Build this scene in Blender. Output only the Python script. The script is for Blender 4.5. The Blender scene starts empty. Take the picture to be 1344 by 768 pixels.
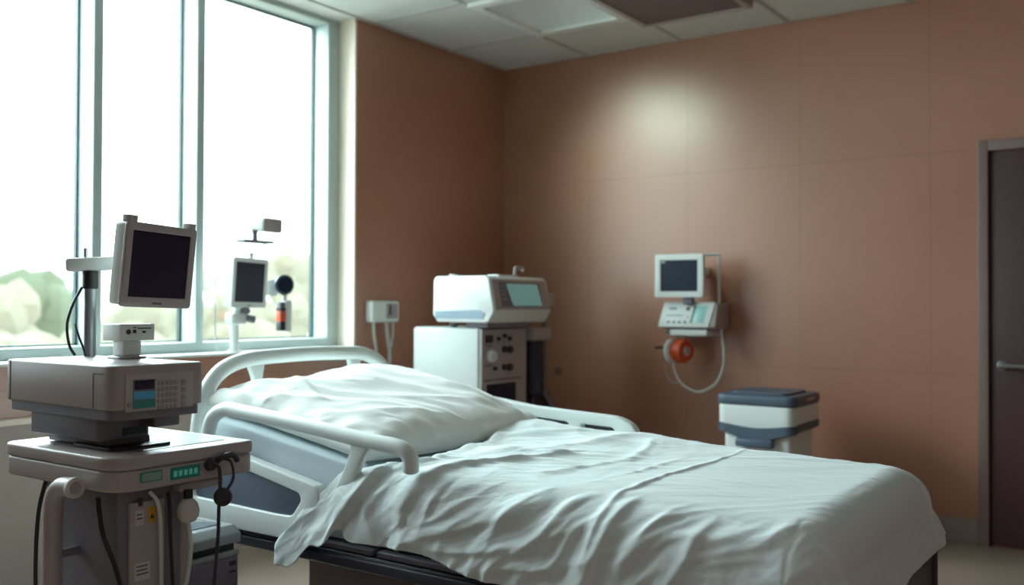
import bpy, bmesh, math, random
import numpy as np
from mathutils import Vector, Matrix, noise
R = math.radians
random.seed(7)
C = bpy.context.scene.collection

# ------------------------------------------------------------------ helpers
def lin(h):
    h = h.lstrip('#')
    out = []
    for i in (0, 2, 4):
        v = int(h[i:i + 2], 16) / 255
        out.append(v / 12.92 if v <= .04045 else ((v + .055) / 1.055) ** 2.4)
    return (*out, 1)

def mat(name, col, rough=.5, metal=0, var=.06, scale=6, bump=0, bscale=60, emit=None, es=0, spec=.5, coat=0, sheen=0):
    m = bpy.data.materials.new(name); m.use_nodes = True
    nt = m.node_tree; N = nt.nodes; L = nt.links
    b = N['Principled BSDF']
    b.inputs['Roughness'].default_value = rough; b.inputs['Metallic'].default_value = metal
    b.inputs['Specular IOR Level'].default_value = spec
    b.inputs['Coat Weight'].default_value = coat
    b.inputs['Sheen Weight'].default_value = sheen
    tc = N.new('ShaderNodeTexCoord'); nz = N.new('ShaderNodeTexNoise')
    nz.inputs['Scale'].default_value = scale; nz.inputs['Detail'].default_value = 4
    L.new(tc.outputs['Object'], nz.inputs['Vector'])
    c = lin(col) if isinstance(col, str) else col
    rp = N.new('ShaderNodeValToRGB')
    rp.color_ramp.elements[0].position = .3; rp.color_ramp.elements[1].position = .7
    rp.color_ramp.elements[0].color = tuple(x * (1 - var) for x in c[:3]) + (1,)
    rp.color_ramp.elements[1].color = tuple(min(1, x * (1 + var)) for x in c[:3]) + (1,)
    L.new(nz.outputs['Fac'], rp.inputs['Fac']); L.new(rp.outputs['Color'], b.inputs['Base Color'])
    if bump:
        n2 = N.new('ShaderNodeTexNoise'); n2.inputs['Scale'].default_value = bscale; n2.inputs['Detail'].default_value = 5
        L.new(tc.outputs['Object'], n2.inputs['Vector'])
        bp = N.new('ShaderNodeBump'); bp.inputs['Strength'].default_value = bump; bp.inputs['Distance'].default_value = .01
        L.new(n2.outputs['Fac'], bp.inputs['Height']); L.new(bp.outputs['Normal'], b.inputs['Normal'])
    if emit:
        b.inputs['Emission Color'].default_value = lin(emit); b.inputs['Emission Strength'].default_value = es
    return m

def catmull(pts, n=8, closed=False):
    P = [Vector(p) for p in pts]
    if len(P) < 3: return P
    out = []
    m = len(P)
    rng = range(m) if closed else range(m - 1)
    for i in rng:
        if closed: a, b, c, d = P[(i - 1) % m], P[i], P[(i + 1) % m], P[(i + 2) % m]
        else:
            b, c = P[i], P[i + 1]
            a = P[i - 1] if i > 0 else b + (b - c); d = P[i + 2] if i + 2 < m else c + (c - b)
        for k in range(n):
            t = k / n
            out.append(.5 * ((2 * b) + (c - a) * t + (2 * a - 5 * b + 4 * c - d) * t * t + (3 * b - a - 3 * c + d) * t ** 3))
    if not closed: out.append(P[-1])
    return out

class MB:
    """collects shapes for ONE mesh"""
    def __init__(s): s.bm = bmesh.new()
    def _merge(s, bm, M=None):
        if M is not None: bmesh.ops.transform(bm, matrix=M, verts=bm.verts)
        me = bpy.data.meshes.new('t'); bm.to_mesh(me); bm.free()
        s.bm.from_mesh(me); bpy.data.meshes.remove(me)
    def box(s, lo, hi, bev=0, seg=3, M=None, taper=None):
        bm = bmesh.new(); bmesh.ops.create_cube(bm, size=1)
        for v in bm.verts:
            v.co = Vector([(lo[i] + hi[i]) / 2 + v.co[i] * (hi[i] - lo[i]) for i in range(3)])
        if taper: taper(bm)
        if bev: bmesh.ops.bevel(bm, geom=bm.edges[:], offset=bev, segments=seg, profile=.5, affect='EDGES')
        s._merge(bm, M); return s
    def prism(s, poly, axis, lo, hi, bev=0, seg=3, M=None, holes=None):
        """poly: 2D points; axis 'x' -> (y,z), 'y' -> (x,z), 'z' -> (x,y)"""
        def p3(p, h):
            if axis == 'x': return (h, p[0], p[1])
            if axis == 'y': return (p[0], h, p[1])
            return (p[0], p[1], h)
        bm = bmesh.new()
        vs = [bm.verts.new(p3(p, lo)) for p in poly]
        es = [bm.edges.new((vs[i], vs[(i + 1) % len(vs)])) for i in range(len(vs))]
        for h in holes or []:
            hv = [bm.verts.new(p3(p, lo)) for p in h]
            es += [bm.edges.new((hv[i], hv[(i + 1) % len(hv)])) for i in range(len(hv))]
        if holes: bmesh.ops.triangle_fill(bm, use_beauty=True, use_dissolve=False, edges=es)
        else: bm.faces.new(vs)
        f = bm.faces[:]
        ex = bmesh.ops.extrude_face_region(bm, geom=f)
        d = Vector(p3((0, 0), hi)) - Vector(p3((0, 0), lo))
        bmesh.ops.translate(bm, vec=d, verts=[g for g in ex['geom'] if isinstance(g, bmesh.types.BMVert)])
        bmesh.ops.recalc_face_normals(bm, faces=bm.faces)
        if bev:
            ed = [e for e in bm.edges if len(e.link_faces) == 2 and e.calc_face_angle(0) > .9]
            bmesh.ops.bevel(bm, geom=ed, offset=bev, segments=seg, profile=.5, affect='EDGES')
        s._merge(bm, M); return s
    def tube(s, pts, r, n=12, closed=False, smooth=8, M=None, flat=1.0):
        P = catmull(pts, smooth, closed) if smooth else [Vector(p) for p in pts]
        bm = bmesh.new(); m = len(P); rings = []
        T = []
        for i in range(m):
            a = P[(i - 1) % m] if closed or i else P[0]; b = P[(i + 1) % m] if closed or i < m - 1 else P[-1]
            T.append((b - a).normalized())
        up = Vector((0, 0, 1)) if abs(T[0].z) < .9 else Vector((1, 0, 0))
        nx = T[0].cross(up).normalized()
        for i in range(m):
            nx = (nx - T[i] * nx.dot(T[i])).normalized(); ny = T[i].cross(nx)
            rr = r(i / (m - 1)) if callable(r) else r
            rings.append([bm.verts.new(P[i] + nx * (rr * flat * math.cos(2 * math.pi * k / n)) + ny * (rr * math.sin(2 * math.pi * k / n))) for k in range(n)])
        for i in range(m if closed else m - 1):
            a, b = rings[i], rings[(i + 1) % m]
            for k in range(n): bm.faces.new((a[k], a[(k + 1) % n], b[(k + 1) % n], b[k]))
        if not closed:
            bm.faces.new(rings[0]); bm.faces.new(rings[-1])
        bmesh.ops.recalc_face_normals(bm, faces=bm.faces)
        s._merge(bm, M); return s
    def cyl(s, p0, p1, r, r2=None, n=24, bev=0, M=None):
        p0, p1 = Vector(p0), Vector(p1); d = p1 - p0
        bm = bmesh.new()
        bmesh.ops.create_cone(bm, cap_ends=True, segments=n, radius1=r, radius2=r if r2 is None else r2, depth=d.length)
        if bev:
            ed = [e for e in bm.edges if e.calc_face_angle(0) > .9]
            bmesh.ops.bevel(bm, geom=ed, offset=bev, segments=3, profile=.5, affect='EDGES')
        q = d.to_track_quat('Z', 'Y').to_matrix().to_4x4()
        bmesh.ops.transform(bm, matrix=Matrix.Translation((p0 + p1) / 2) @ q, verts=bm.verts)
        s._merge(bm, M); return s
    def lathe(s, prof, origin, axis=(0, 0, 1), n=28, M=None):
        """prof: (radius, height) along axis"""
        bm = bmesh.new(); rings = []
        for r, h in prof:
            rings.append([bm.verts.new((max(r, 1e-4) * math.cos(2 * math.pi * k / n), max(r, 1e-4) * math.sin(2 * math.pi * k / n), h)) for k in range(n)])
        for a, b in zip(rings, rings[1:]):
            for k in range(n): bm.faces.new((a[k], a[(k + 1) % n], b[(k + 1) % n], b[k]))
        bm.faces.new(rings[0]); bm.faces.new(rings[-1])
        bmesh.ops.recalc_face_normals(bm, faces=bm.faces)
        q = Vector(axis).to_track_quat('Z', 'Y').to_matrix().to_4x4()
        bmesh.ops.transform(bm, matrix=Matrix.Translation(origin) @ q, verts=bm.verts)
        s._merge(bm, M); return s
    def build(s, name, m, parent=None, ang=.6, smooth=True):
        bm = s.bm
        off = Vector((0, 0, 0))
        p = parent
        while p is not None: off += p.location; p = p.parent
        o_loc = Vector((0, 0, 0))
        if parent is None:
            xs = [v.co.x for v in bm.verts]; ys = [v.co.y for v in bm.verts]; zs = [v.co.z for v in bm.verts]
            o_loc = Vector(((min(xs) + max(xs)) / 2, (min(ys) + max(ys)) / 2, min(zs)))
            off = o_loc
        for v in bm.verts: v.co -= off
        if smooth:
            for f in bm.faces: f.smooth = True
            for e in bm.edges:
                if len(e.link_faces) == 2 and e.calc_face_angle(0) > ang: e.smooth = False
        me = bpy.data.meshes.new(name); bm.to_mesh(me); bm.free()
        me.materials.append(m)
        o = bpy.data.objects.new(name, me); C.objects.link(o)
        o.location = o_loc
        if parent is not None: o.parent = parent
        return o

def thing(name, label, cat, loc, group=None):
    o = bpy.data.objects.new(name, None); C.objects.link(o)
    o.location = loc; o.empty_display_size = .1
    o['label'] = label; o['category'] = cat
    if group: o['group'] = group
    return o
def tag(o, label, cat, group=None, kind=None):
    o['label'] = label; o['category'] = cat
    if group: o['group'] = group
    if kind: o['kind'] = kind
    return o
def struct(o): o['kind'] = 'structure'; return o

def rpoly(pts, rad, n=6):
    """rounded polygon; rad a number or list"""
    out = []; m = len(pts)
    for i in range(m):
        p = Vector(pts[i]).to_2d() if False else Vector((pts[i][0], pts[i][1]))
        a = Vector((pts[i - 1][0], pts[i - 1][1])); b = Vector((pts[(i + 1) % m][0], pts[(i + 1) % m][1]))
        r = rad[i] if isinstance(rad, (list, tuple)) else rad
        if r <= 0: out.append((p.x, p.y)); continue
        da, db = (a - p), (b - p)
        r1 = min(r, da.length * .49, db.length * .49)
        s, e = p + da.normalized() * r1, p + db.normalized() * r1
        for k in range(n + 1):
            t = k / n
            q = s * (1 - t) ** 2 + p * 2 * t * (1 - t) + e * t * t
            out.append((q.x, q.y))
    return out

# ------------------------------------------------------------------ materials
def wall_mat():
    m = bpy.data.materials.new('terracotta_panel'); m.use_nodes = True
    nt = m.node_tree; N = nt.nodes; L = nt.links; b = N['Principled BSDF']
    geo = N.new('ShaderNodeNewGeometry'); sep = N.new('ShaderNodeSeparateXYZ')
    L.new(geo.outputs['Position'], sep.inputs[0])
    def math_(op, a, bb=None, c=None):
        n = N.new('ShaderNodeMath'); n.operation = op
        for i, v in enumerate((a, bb, c)):
            if v is None: continue
            if isinstance(v, (int, float)): n.inputs[i].default_value = v
            else: L.new(v, n.inputs[i])
        return n.outputs[0]
    def line(sock, period, phase, w):
        t = math_('ADD', sock, phase); t = math_('DIVIDE', t, period)
        fr = math_('FRACT', t); d = math_('ABSOLUTE', math_('SUBTRACT', fr, .5))
        d = math_('SUBTRACT', .5, d)          # distance to the joint in periods
        d = math_('MULTIPLY', d, period)
        return math_('SUBTRACT', 1, math_('SMOOTHSTEP', d, 0, w)) if False else math_('LESS_THAN', d, w)
    lx = line(sep.outputs['X'], .72, 2.558, .0028)
    # seams along y only exist on the window-side wall, which faces x
    lz = line(sep.outputs['Z'], 1.2, -.9, .0028)
    sn = N.new('ShaderNodeSeparateXYZ'); L.new(geo.outputs['Normal'], sn.inputs[0])
    facey = math_('GREATER_THAN', math_('ABSOLUTE', sn.outputs['Y']), .5)
    lxm = math_('MULTIPLY', lx, facey)
    ln = math_('MAXIMUM', lxm, lz)
    nz = N.new('ShaderNodeTexNoise'); nz.inputs['Scale'].default_value = 1.3; nz.inputs['Detail'].default_value = 5
    L.new(geo.outputs['Position'], nz.inputs['Vector'])
    rp = N.new('ShaderNodeValToRGB'); rp.color_ramp.elements[0].position = .3; rp.color_ramp.elements[1].position = .7
    rp.color_ramp.elements[0].color = lin('#a9745c'); rp.color_ramp.elements[1].color = lin('#b47f68')
    L.new(nz.outputs['Fac'], rp.inputs['Fac'])
    mx = N.new('ShaderNodeMix'); mx.data_type = 'RGBA'
    L.new(math_('MULTIPLY', ln, .26), mx.inputs[0]); L.new(rp.outputs['Color'], mx.inputs[6]); mx.inputs[7].default_value = lin('#5e4136')
    L.new(mx.outputs[2], b.inputs['Base Color'])
    # fine woven weave
    n2 = N.new('ShaderNodeTexNoise'); n2.inputs['Scale'].default_value = 90; n2.inputs['Detail'].default_value = 3
    L.new(geo.outputs['Position'], n2.inputs['Vector'])
    bp = N.new('ShaderNodeBump'); bp.inputs['Strength'].default_value = .05; bp.inputs['Distance'].default_value = .004
    L.new(math_('SUBTRACT', n2.outputs['Fac'], math_('MULTIPLY', ln, 1.5)), bp.inputs['Height'])
    L.new(bp.outputs['Normal'], b.inputs['Normal'])
    b.inputs['Roughness'].default_value = .34; b.inputs['Specular IOR Level'].default_value = .85
    return m
def ceil_mat():
    m = mat('ceiling_tile', '#d3d6d2', .9, var=.03, bump=.15, bscale=140)
    return m
M_wall = wall_mat()
M_reveal = mat('cream_plaster', '#efe0d0', .7, var=.03)
M_dado = mat('beige_dado', '#ab9c92', .55, var=.03)
M_ceil = ceil_mat()
M_grid = mat('ceiling_grid', '#b4b5b1', .5, var=.02)
M_floor = mat('vinyl_floor', '#a48f80', .22, var=.05, scale=3, coat=.2)
M_base = mat('baseboard_paint', '#94867e', .5, var=.03)
M_frame = mat('window_aluminium', '#b3c0be', .42, var=.03)
M_gasket = mat('dark_gasket', '#2f4648', .6)
M_white = mat('white_plastic', '#dfe4e0', .38, var=.02)
M_rail = mat('bed_plastic', '#d9e0dd', .33, var=.02)
M_greyw = mat('warm_grey_plastic', '#a59997', .36, var=.03)
M_greyd = mat('dim_grey_plastic', '#716c75', .45, var=.03)
M_dark = mat('dark_plastic', '#2b2730', .45, var=.05)
M_black = mat('black_rubber', '#141318', .5, var=.05)
M_screen = mat('dark_screen', '#221f30', .3, var=.03, spec=.2)
M_screenb = mat('navy_screen', '#1b2536', .3, var=.03, spec=.2)
M_inset = mat('slate_inset', '#515c6d', .5, var=.04)
M_slate = mat('slate_lid', '#4a5868', .42, var=.04)
M_frame_bed = mat('bed_steel', '#382f3a', .45, var=.05)
M_base_bed = mat('bed_base_shroud', '#7d6a68', .5, var=.04)
M_metal = mat('brushed_steel', '#a9adb0', .28, metal=.9, var=.04)
M_pole = mat('pole_aluminium', '#8e9396', .35, metal=.6, var=.04)
M_cable = mat('white_cable', '#c9cbc6', .5)
M_orange = mat('orange_plastic', '#d2502a', .38, var=.05)
M_teal = mat('teal_screen', '#7fb0ac', .25, emit='#86bdb8', es=.18)
M_tealdk = mat('dark_teal_panel', '#12443f', .35, emit='#1c6b60', es=.12)
M_green = mat('green_key', '#4fa38f', .35, emit='#4fb39a', es=.15)
M_blue = mat('blue_display', '#3f84a0', .3, emit='#3fa3d0', es=.05)
M_lcd = mat('grey_lcd', '#7f9a92', .35)
M_button = mat('grey_button', '#9a918f', .5)
M_yellow = mat('yellow_label', '#c9962c', .5)
M_paper = mat('white_label', '#c4bdb8', .6)
M_print = mat('dark_print', '#3a3338', .6)
M_door = mat('dark_wood_door', '#472a2a', .45, var=.1, scale=3)
M_doorf = mat('door_frame_paint', '#806a62', .5, var=.03)
M_vent = mat('vent_brown', '#6f5a54', .6, var=.04)
M_pillow = mat('pillow_cotton', '#e6e9e4', .85, var=.015, bump=.06, bscale=260, sheen=.15)
M_mattress = mat('blue_fitted_sheet', '#d0dfe6', .8, var=.02, bump=.06, bscale=240)
M_clearp = mat('smoky_plastic', '#8f9496', .25, var=.04)

def cloth_mat():
    m = bpy.data.materials.new('white_cotton_blanket'); m.use_nodes = True
    nt = m.node_tree; N = nt.nodes; L = nt.links; b = N['Principled BSDF']
    b.inputs['Roughness'].default_value = .85; b.inputs['Sheen Weight'].default_value = .12
    tc = N.new('ShaderNodeTexCoord')
    uv = N.new('ShaderNodeUVMap')
    nz = N.new('ShaderNodeTexNoise'); nz.inputs['Scale'].default_value = 2; L.new(tc.outputs['Object'], nz.inputs['Vector'])
    rp = N.new('ShaderNodeValToRGB'); rp.color_ramp.elements[0].color = lin('#d6e0e0'); rp.color_ramp.elements[1].color = lin('#e0e8e8')
    L.new(nz.outputs['Fac'], rp.inputs['Fac']); L.new(rp.outputs['Color'], b.inputs['Base Color'])
    # weave and fine crinkle
    n2 = N.new('ShaderNodeTexNoise'); n2.inputs['Scale'].default_value = 420; L.new(tc.outputs['Object'], n2.inputs['Vector'])
    mp = N.new('ShaderNodeMapping'); mp.inputs['Scale'].default_value = (9, 26, 14); mp.inputs['Rotation'].default_value = (0, 0, .35)
    L.new(tc.outputs['Object'], mp.inputs['Vector'])
    n3 = N.new('ShaderNodeTexNoise'); n3.inputs['Scale'].default_value = 1; n3.inputs['Detail'].default_value = 3; n3.inputs['Distortion'].default_value = .6
    L.new(mp.outputs[0], n3.inputs['Vector'])
    b1 = N.new('ShaderNodeBump'); b1.inputs['Strength'].default_value = .45; b1.inputs['Distance'].default_value = .008
    L.new(n3.outputs['Fac'], b1.inputs['Height'])
    b2 = N.new('ShaderNodeBump'); b2.inputs['Strength'].default_value = .05; b2.inputs['Distance'].default_value = .003
    L.new(n2.outputs['Fac'], b2.inputs['Height']); L.new(b1.outputs['Normal'], b2.inputs['Normal'])
    L.new(b2.outputs['Normal'], b.inputs['Normal'])
    return m
M_cloth = cloth_mat()

def glass_mat():
    m = bpy.data.materials.new('window_glass'); m.use_nodes = True
    nt = m.node_tree; N = nt.nodes; L = nt.links
    N.remove(N['Principled BSDF'])
    t = N.new('ShaderNodeBsdfTransparent'); t.inputs[0].default_value = (.96, .985, .975, 1)
    g = N.new('ShaderNodeBsdfGlossy'); g.inputs['Roughness'].default_value = .02
    mx = N.new('ShaderNodeMixShader'); mx.inputs[0].default_value = .05
    L.new(t.outputs[0], mx.inputs[1]); L.new(g.outputs[0], mx.inputs[2]); L.new(mx.outputs[0], N['Material Output'].inputs[0])
    return m
M_glass = glass_mat()

# ------------------------------------------------------------------ room shell
YB, XW, CH = 5.587, -3.99, 2.955      # back wall, window wall, ceiling height
XR, YF = 2.6, -2.2                    # unseen right wall and wall behind the camera
struct(MB().box((-4.36, YF - .1, -.12), (XR + .1, YB + .1, 0)).build('floor', M_floor))
LX0, LX1, LY0, LY1 = -3.265, -2.61, 4.215, 4.94
cm = MB(); cm.prism([(-4.36, YF - .1), (XR + .1, YF - .1), (XR + .1, YB + .1), (-4.36, YB + .1)], 'z', CH, CH + .12, holes=[[(LX0 + .05, LY0 + .05), (LX0 + .05, LY1 - .05), (LX1 - .05, LY1 - .05), (LX1 - .05, LY0 + .05)]])
struct(cm.build('ceiling', M_ceil, smooth=False))
struct(MB().box((-4.36, YF - .1, CH + .12), (XR + .1, YB + .1, CH + .2)).build('ceiling', M_ceil))
struct(MB().box((-4.36, YB, 0), (XR + .1, YB + .12, CH)).build('wall_back', M_wall))
M_plain = mat('plain_wall_paint', '#7a5b50', .7, var=.02)
struct(MB().box((XR, YF, 0), (XR + .12, YB, CH)).build('wall_right', M_plain))
struct(MB().box((-4.36, YF - .12, 0), (XR + .1, YF, CH)).build('wall_front', M_plain))
WY0, WY1, WZ0 = .3, 4.085, 1.0      # window opening
struct(MB().box((-4.36, WY1 + .004, 0), (XW, YB, CH)).build('wall_left', M_wall))
struct(MB().box((-4.36, YF, 0), (XW, WY0, CH)).build('wall_left', M_wall))
struct(MB().box((-4.36, WY0, .775), (XW, WY1 + .004, WZ0)).build('wall_left', M_wall))
struct(MB().box((-4.36, WY0, 0), (XW, WY1 + .004, .775)).build('wall_left', M_dado))
struct(MB().box((-4.30, WY1 - .012, WZ0), (XW - .0, WY1 + .003, CH)).build('trim_1', M_reveal))
struct(MB().box((XW - .002, WY0, .757), (XW + .05, WY1, .782), .004).build('trim_2', M_reveal))
struct(MB().box((-4.30, WY0, WZ0), (XW + .03, WY1 - .013, WZ0 + .014), .004).build('trim_3', M_white))
# baseboards
struct(MB().box((-4.0, YB - .016, 0), (-.882, YB + .001, .132), .004).build('baseboard_back', M_base))
struct(MB().box((XW - .001, WY1, 0), (XW + .014, YB - .017, .12), .004).build('baseboard_left', M_base))
# ceiling grid bars
g = MB()
x = -3.285 - .68
while x < XR:
    if x > XW: g.box((x - .011, YF, CH - .006), (x + .011, YB, CH + .002))
    x += .684
y = 4.95 - .75 * 9
while y < YB:
    g.box((-4.2, y - .011, CH - .0055), (XR, y + .011, CH + .002))
    y += .75
struct(g.build('trim_4', M_grid))

# window
w = bpy.data.objects.new('window_1', None); C.objects.link(w); w.location = (-4.2, 2, WZ0); struct(w)
FX0, FX1, FXB = -4.285, -4.12, -4.24
mullY = [2.5, 3.068]
fr = MB()
fr.box((FXB, WY0, WZ0 + .015), (FX1, WY1 - .013, 1.066), .003)          # bottom rail
fr.box((FXB, WY0, 2.925), (FX1, WY1 - .013, CH - .001), .003)           # head
fr.box((FXB, 3.985, 1.066), (FX1, WY1 - .013, 2.925), .003)             # jamb
fr.box((FXB, WY0, 1.066), (FX1, WY0 + .06, 2.925), .003)
fr.build('window_frame', M_frame, w)
allm = [.80, 1.36, 1.93, 2.5, 3.068]
for y in allm:
    MB().box((FXB, y, 1.066), (FX1, y + .048, 2.925), .003).build('mullion', M_frame, w)
gk = MB()
edges = [WY0 + .06] + sum([[y, y + .048] for y in allm], []) + [3.985]
for i in range(0, len(edges), 2):
    a, b_ = edges[i], edges[i + 1]
    for (p, q) in (((a, 1.066), (a + .012, 2.925)), ((b_ - .012, 1.066), (b_, 2.925))):
        gk.box((-4.262, p[0], p[1]), (-4.238, q[0], q[1]))
    gk.box((-4.262, a, 2.913), (-4.238, b_, 2.925)); gk.box((-4.262, a, 1.066), (-4.238, b_, 1.074))
gk.build('gasket', M_gasket, w)
for i in range(0, len(edges), 2):
    MB().box((-4.254, edges[i] + .002, 1.068), (-4.250, edges[i + 1] - .002, 2.923)).build('pane', M_glass, w)

# door
d = bpy.data.objects.new('door_1', None); C.objects.link(d); d.location = (-.35, YB, 0); struct(d)
f = MB(); f.box((-.88, YB - .035, 0), (-.828, YB + .002, 2.14), .004).box((-.828, YB - .035, 2.085), (.15, YB + .002, 2.14), .004).box((.098, YB - .035, 0), (.15, YB + .002, 2.14), .004)
f.build('door_frame', M_doorf, d)
MB().box((-.825, YB - .014, .008), (.095, YB + .002, 2.082), .002).build('door_panel', M_door, d)
MB().box((-.829, YB - .02, .004), (-.818, YB - .012, 2.08)).build('door_seal', M_black, d)
h = MB(); h.cyl((-.765, YB - .014, .955), (-.765, YB - .026, .955), .026, bev=.003)
h.cyl((-.765, YB - .02, .955), (-.765, YB - .062, .955), .0105)
h.tube([(-.775, YB - .062, .955), (-.74, YB - .064, .956), (-.68, YB - .062, .954), (-.63, YB - .058, .951)], .0125, n=14)
h.build('door_handle', M_metal, d)

# ------------------------------------------------------------------ ceiling light and vent
cl = thing('ceiling_light', 'square recessed ceiling light with a dished diffuser beside the brown vent', 'ceiling light', (-2.95, 4.6, CH - .03))
f = MB(); X0, X1, Y0, Y1 = -3.265, -2.61, 4.215, 4.94
f.prism([(X0, Y0), (X1, Y0), (X1, Y1), (X0, Y1)], 'z', CH - .028, CH - .001, holes=[[(X0 + .06, Y0 + .06), (X1 - .06, Y0 + .06), (X1 - .06, Y1 - .06), (X0 + .06, Y1 - .06)]])
f.build('light_frame', M_white, cl)
M_diff = mat('light_diffuser', '#c8d0cb', .6, emit='#e6f0ea', es=.06)
f = MB(); bm = f.bm
ix0, ix1, iy0, iy1 = X0 + .06, X1 - .06, Y0 + .06, Y1 - .06
o4 = [bm.verts.new(p) for p in ((ix0, iy0, CH - .01), (ix1, iy0, CH - .01), (ix1, iy1, CH - .01), (ix0, iy1, CH - .01))]
i4 = [bm.verts.new(p) for p in ((ix0 + .10, iy0 + .10, CH + .075), (ix1 - .10, iy0 + .10, CH + .075), (ix1 - .10, iy1 - .10, CH + .075), (ix0 + .10, iy1 - .10, CH + .075))]
for k in range(4): bm.faces.new((o4[k], o4[(k + 1) % 4], i4[(k + 1) % 4], i4[k]))
bm.faces.new(i4)
f.build('diffuser', M_diff, cl)
cv = thing('ceiling_vent', 'brown square air vent in the ceiling beside the light panel', 'vent', (-2.3, 4.7, CH - .04))
f = MB(); X0, X1, Y0, Y1 = -2.595, -1.925, 4.34, 5.06
f.prism([(X0, Y0), (X1, Y0), (X1, Y1), (X0, Y1)], 'z', CH - .05, CH - .001, .004, holes=[[(X0 + .035, Y0 + .035), (X0 + .035, Y1 - .035), (X1 - .035, Y1 - .035), (X1 - .035, Y0 + .035)]])
f.build('vent_frame', mat('vent_frame_paint', '#a79c97', .5), cv)
f = MB()
f.box((X0 + .03, Y0 + .03, CH - .040), (X1 - .03, Y1 - .03, CH - .034))
for k in range(22):
    y = Y0 + .045 + k * .0295
    f.box((X0 + .035, y, CH - .046), (X1 - .035, y + .018, CH - .039))
f.build('grille', M_vent, cv)

# ------------------------------------------------------------------ outside
struct(MB().box((-90, -60, -3.1), (-4.9, 140, -3.0)).build('ground', mat('outside_grass_glow', '#6e6e5c', .9, var=.06, emit='#d0d0bc', es=.6)))  # grass also emits: outdoor brightness put into the material
def blob_tree(x, y, h, r, mcol, label):
    t = thing('tree', label, 'tree', (x, y, -3), 'hazy trees outside the window')
    tr = MB(); tr.tube([(x, y, -3), (x + .1, y, -1.5), (x - .1, y + .1, h - r)], lambda k: .28 - .14 * k, n=10, smooth=4)
    for q in range(5):
        a = q * 1.26; tr.tube([(x, y, -1.0 + .3 * q), (x + math.cos(a) * r * .4, y + math.sin(a) * r * .4, h - r * .9 + .1 * q)], .09, n=6, smooth=0)
    tr.build('trunk', M_trunk, t)
    fo = MB()
    for k in range(34):
        a = random.uniform(0, 6.28); rr = random.uniform(.1, .85) * r; zz = random.uniform(-.8, .45) * r
        cx, cy, cz = x + rr * math.cos(a), y + rr * math.sin(a), h - r * .75 + zz
        bm = bmesh.new(); bmesh.ops.create_icosphere(bm, subdivisions=2, radius=r * random.uniform(.18, .38))
        for v in bm.verts:
            n_ = noise.noise(v.co * 1.3 + Vector((k, x, y))) * .35 + noise.noise(v.co * 4 + Vector((k, y, x))) * .22
            v.co *= 1 + n_
        bmesh.ops.transform(bm, matrix=Matrix.Translation((cx, cy, cz)), verts=bm.verts)
        fo._merge(bm)
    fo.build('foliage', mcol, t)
M_trunk = mat('pale_bark', '#c3c0b2', .9)
F1 = mat('haze_glow_foliage', '#4a5540', .95, var=.04, scale=1.5, emit='#a9b9a0', es=.62)  # emission over dark leaves stands in for distance haze
F2 = mat('pale_haze_glow_foliage', '#6b6c5a', .95, var=.04, scale=1.5, emit='#cfd2bc', es=.72)  # paler leaves, haze again put in as emission
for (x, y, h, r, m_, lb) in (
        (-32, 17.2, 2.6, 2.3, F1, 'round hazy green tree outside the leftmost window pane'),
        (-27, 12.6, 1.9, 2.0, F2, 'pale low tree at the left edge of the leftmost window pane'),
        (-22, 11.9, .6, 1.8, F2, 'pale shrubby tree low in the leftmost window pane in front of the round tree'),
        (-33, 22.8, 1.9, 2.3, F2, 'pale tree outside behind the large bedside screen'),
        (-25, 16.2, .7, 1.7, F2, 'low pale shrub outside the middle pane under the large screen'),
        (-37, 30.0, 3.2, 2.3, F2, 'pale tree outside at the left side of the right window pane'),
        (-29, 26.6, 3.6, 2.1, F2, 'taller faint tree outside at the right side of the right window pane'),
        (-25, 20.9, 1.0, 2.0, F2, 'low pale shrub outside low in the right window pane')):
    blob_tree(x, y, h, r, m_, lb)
for k in range(3):
    pass

# ------------------------------------------------------------------ hospital bed
bed = thing('hospital_bed', 'white adjustable hospital bed with plastic side rails and a curved headboard tube', 'bed', (-1.78, 2.67, 0))
def deck_z(x):   # backrest section slopes gently up to the head
    return .0 if x > -2.0 else (-2.0 - x) * .155
f = MB(); f.tube([(-2.88, 2.165, .2), (-2.88, 2.165, .55), (-2.88, 2.160, .80), (-2.88, 2.205, .965), (-2.88, 2.33, 1.045), (-2.88, 2.58, 1.062), (-2.88, 2.83, 1.06), (-2.88, 3.02, 1.045), (-2.88, 3.14, .965), (-2.88, 3.185, .80), (-2.88, 3.19, .55), (-2.88, 3.19, .2)], .029, n=16)
hb = f.build('headboard', M_rail, bed)
for s_, y in ((1, 2.42), (-1, 2.94)):
    MB().prism(rpoly([(y - .05 * s_, 1.045), (y - .018 * s_, .98), (y - .018 * s_, .6), (y + .022 * s_, .6), (y + .022 * s_, .98), (y + .035 * s_, 1.045)] if s_ > 0 else [(y + .05, 1.045), (y + .018, .98), (y + .018, .6), (y - .022, .6), (y - .022, .98), (y - .035, 1.045)], .02), 'x', -2.892, -2.868, .005).build('strut', M_rail, hb)
MB().tube([(-2.88, 2.17, .90), (-2.88, 3.18, .90)], .012, smooth=0).build('crossbar', M_rail, hb)
MB().box((-2.90, 2.19, .46), (-2.862, 3.165, .78), .01).build('headboard_panel', M_rail, hb)
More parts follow.
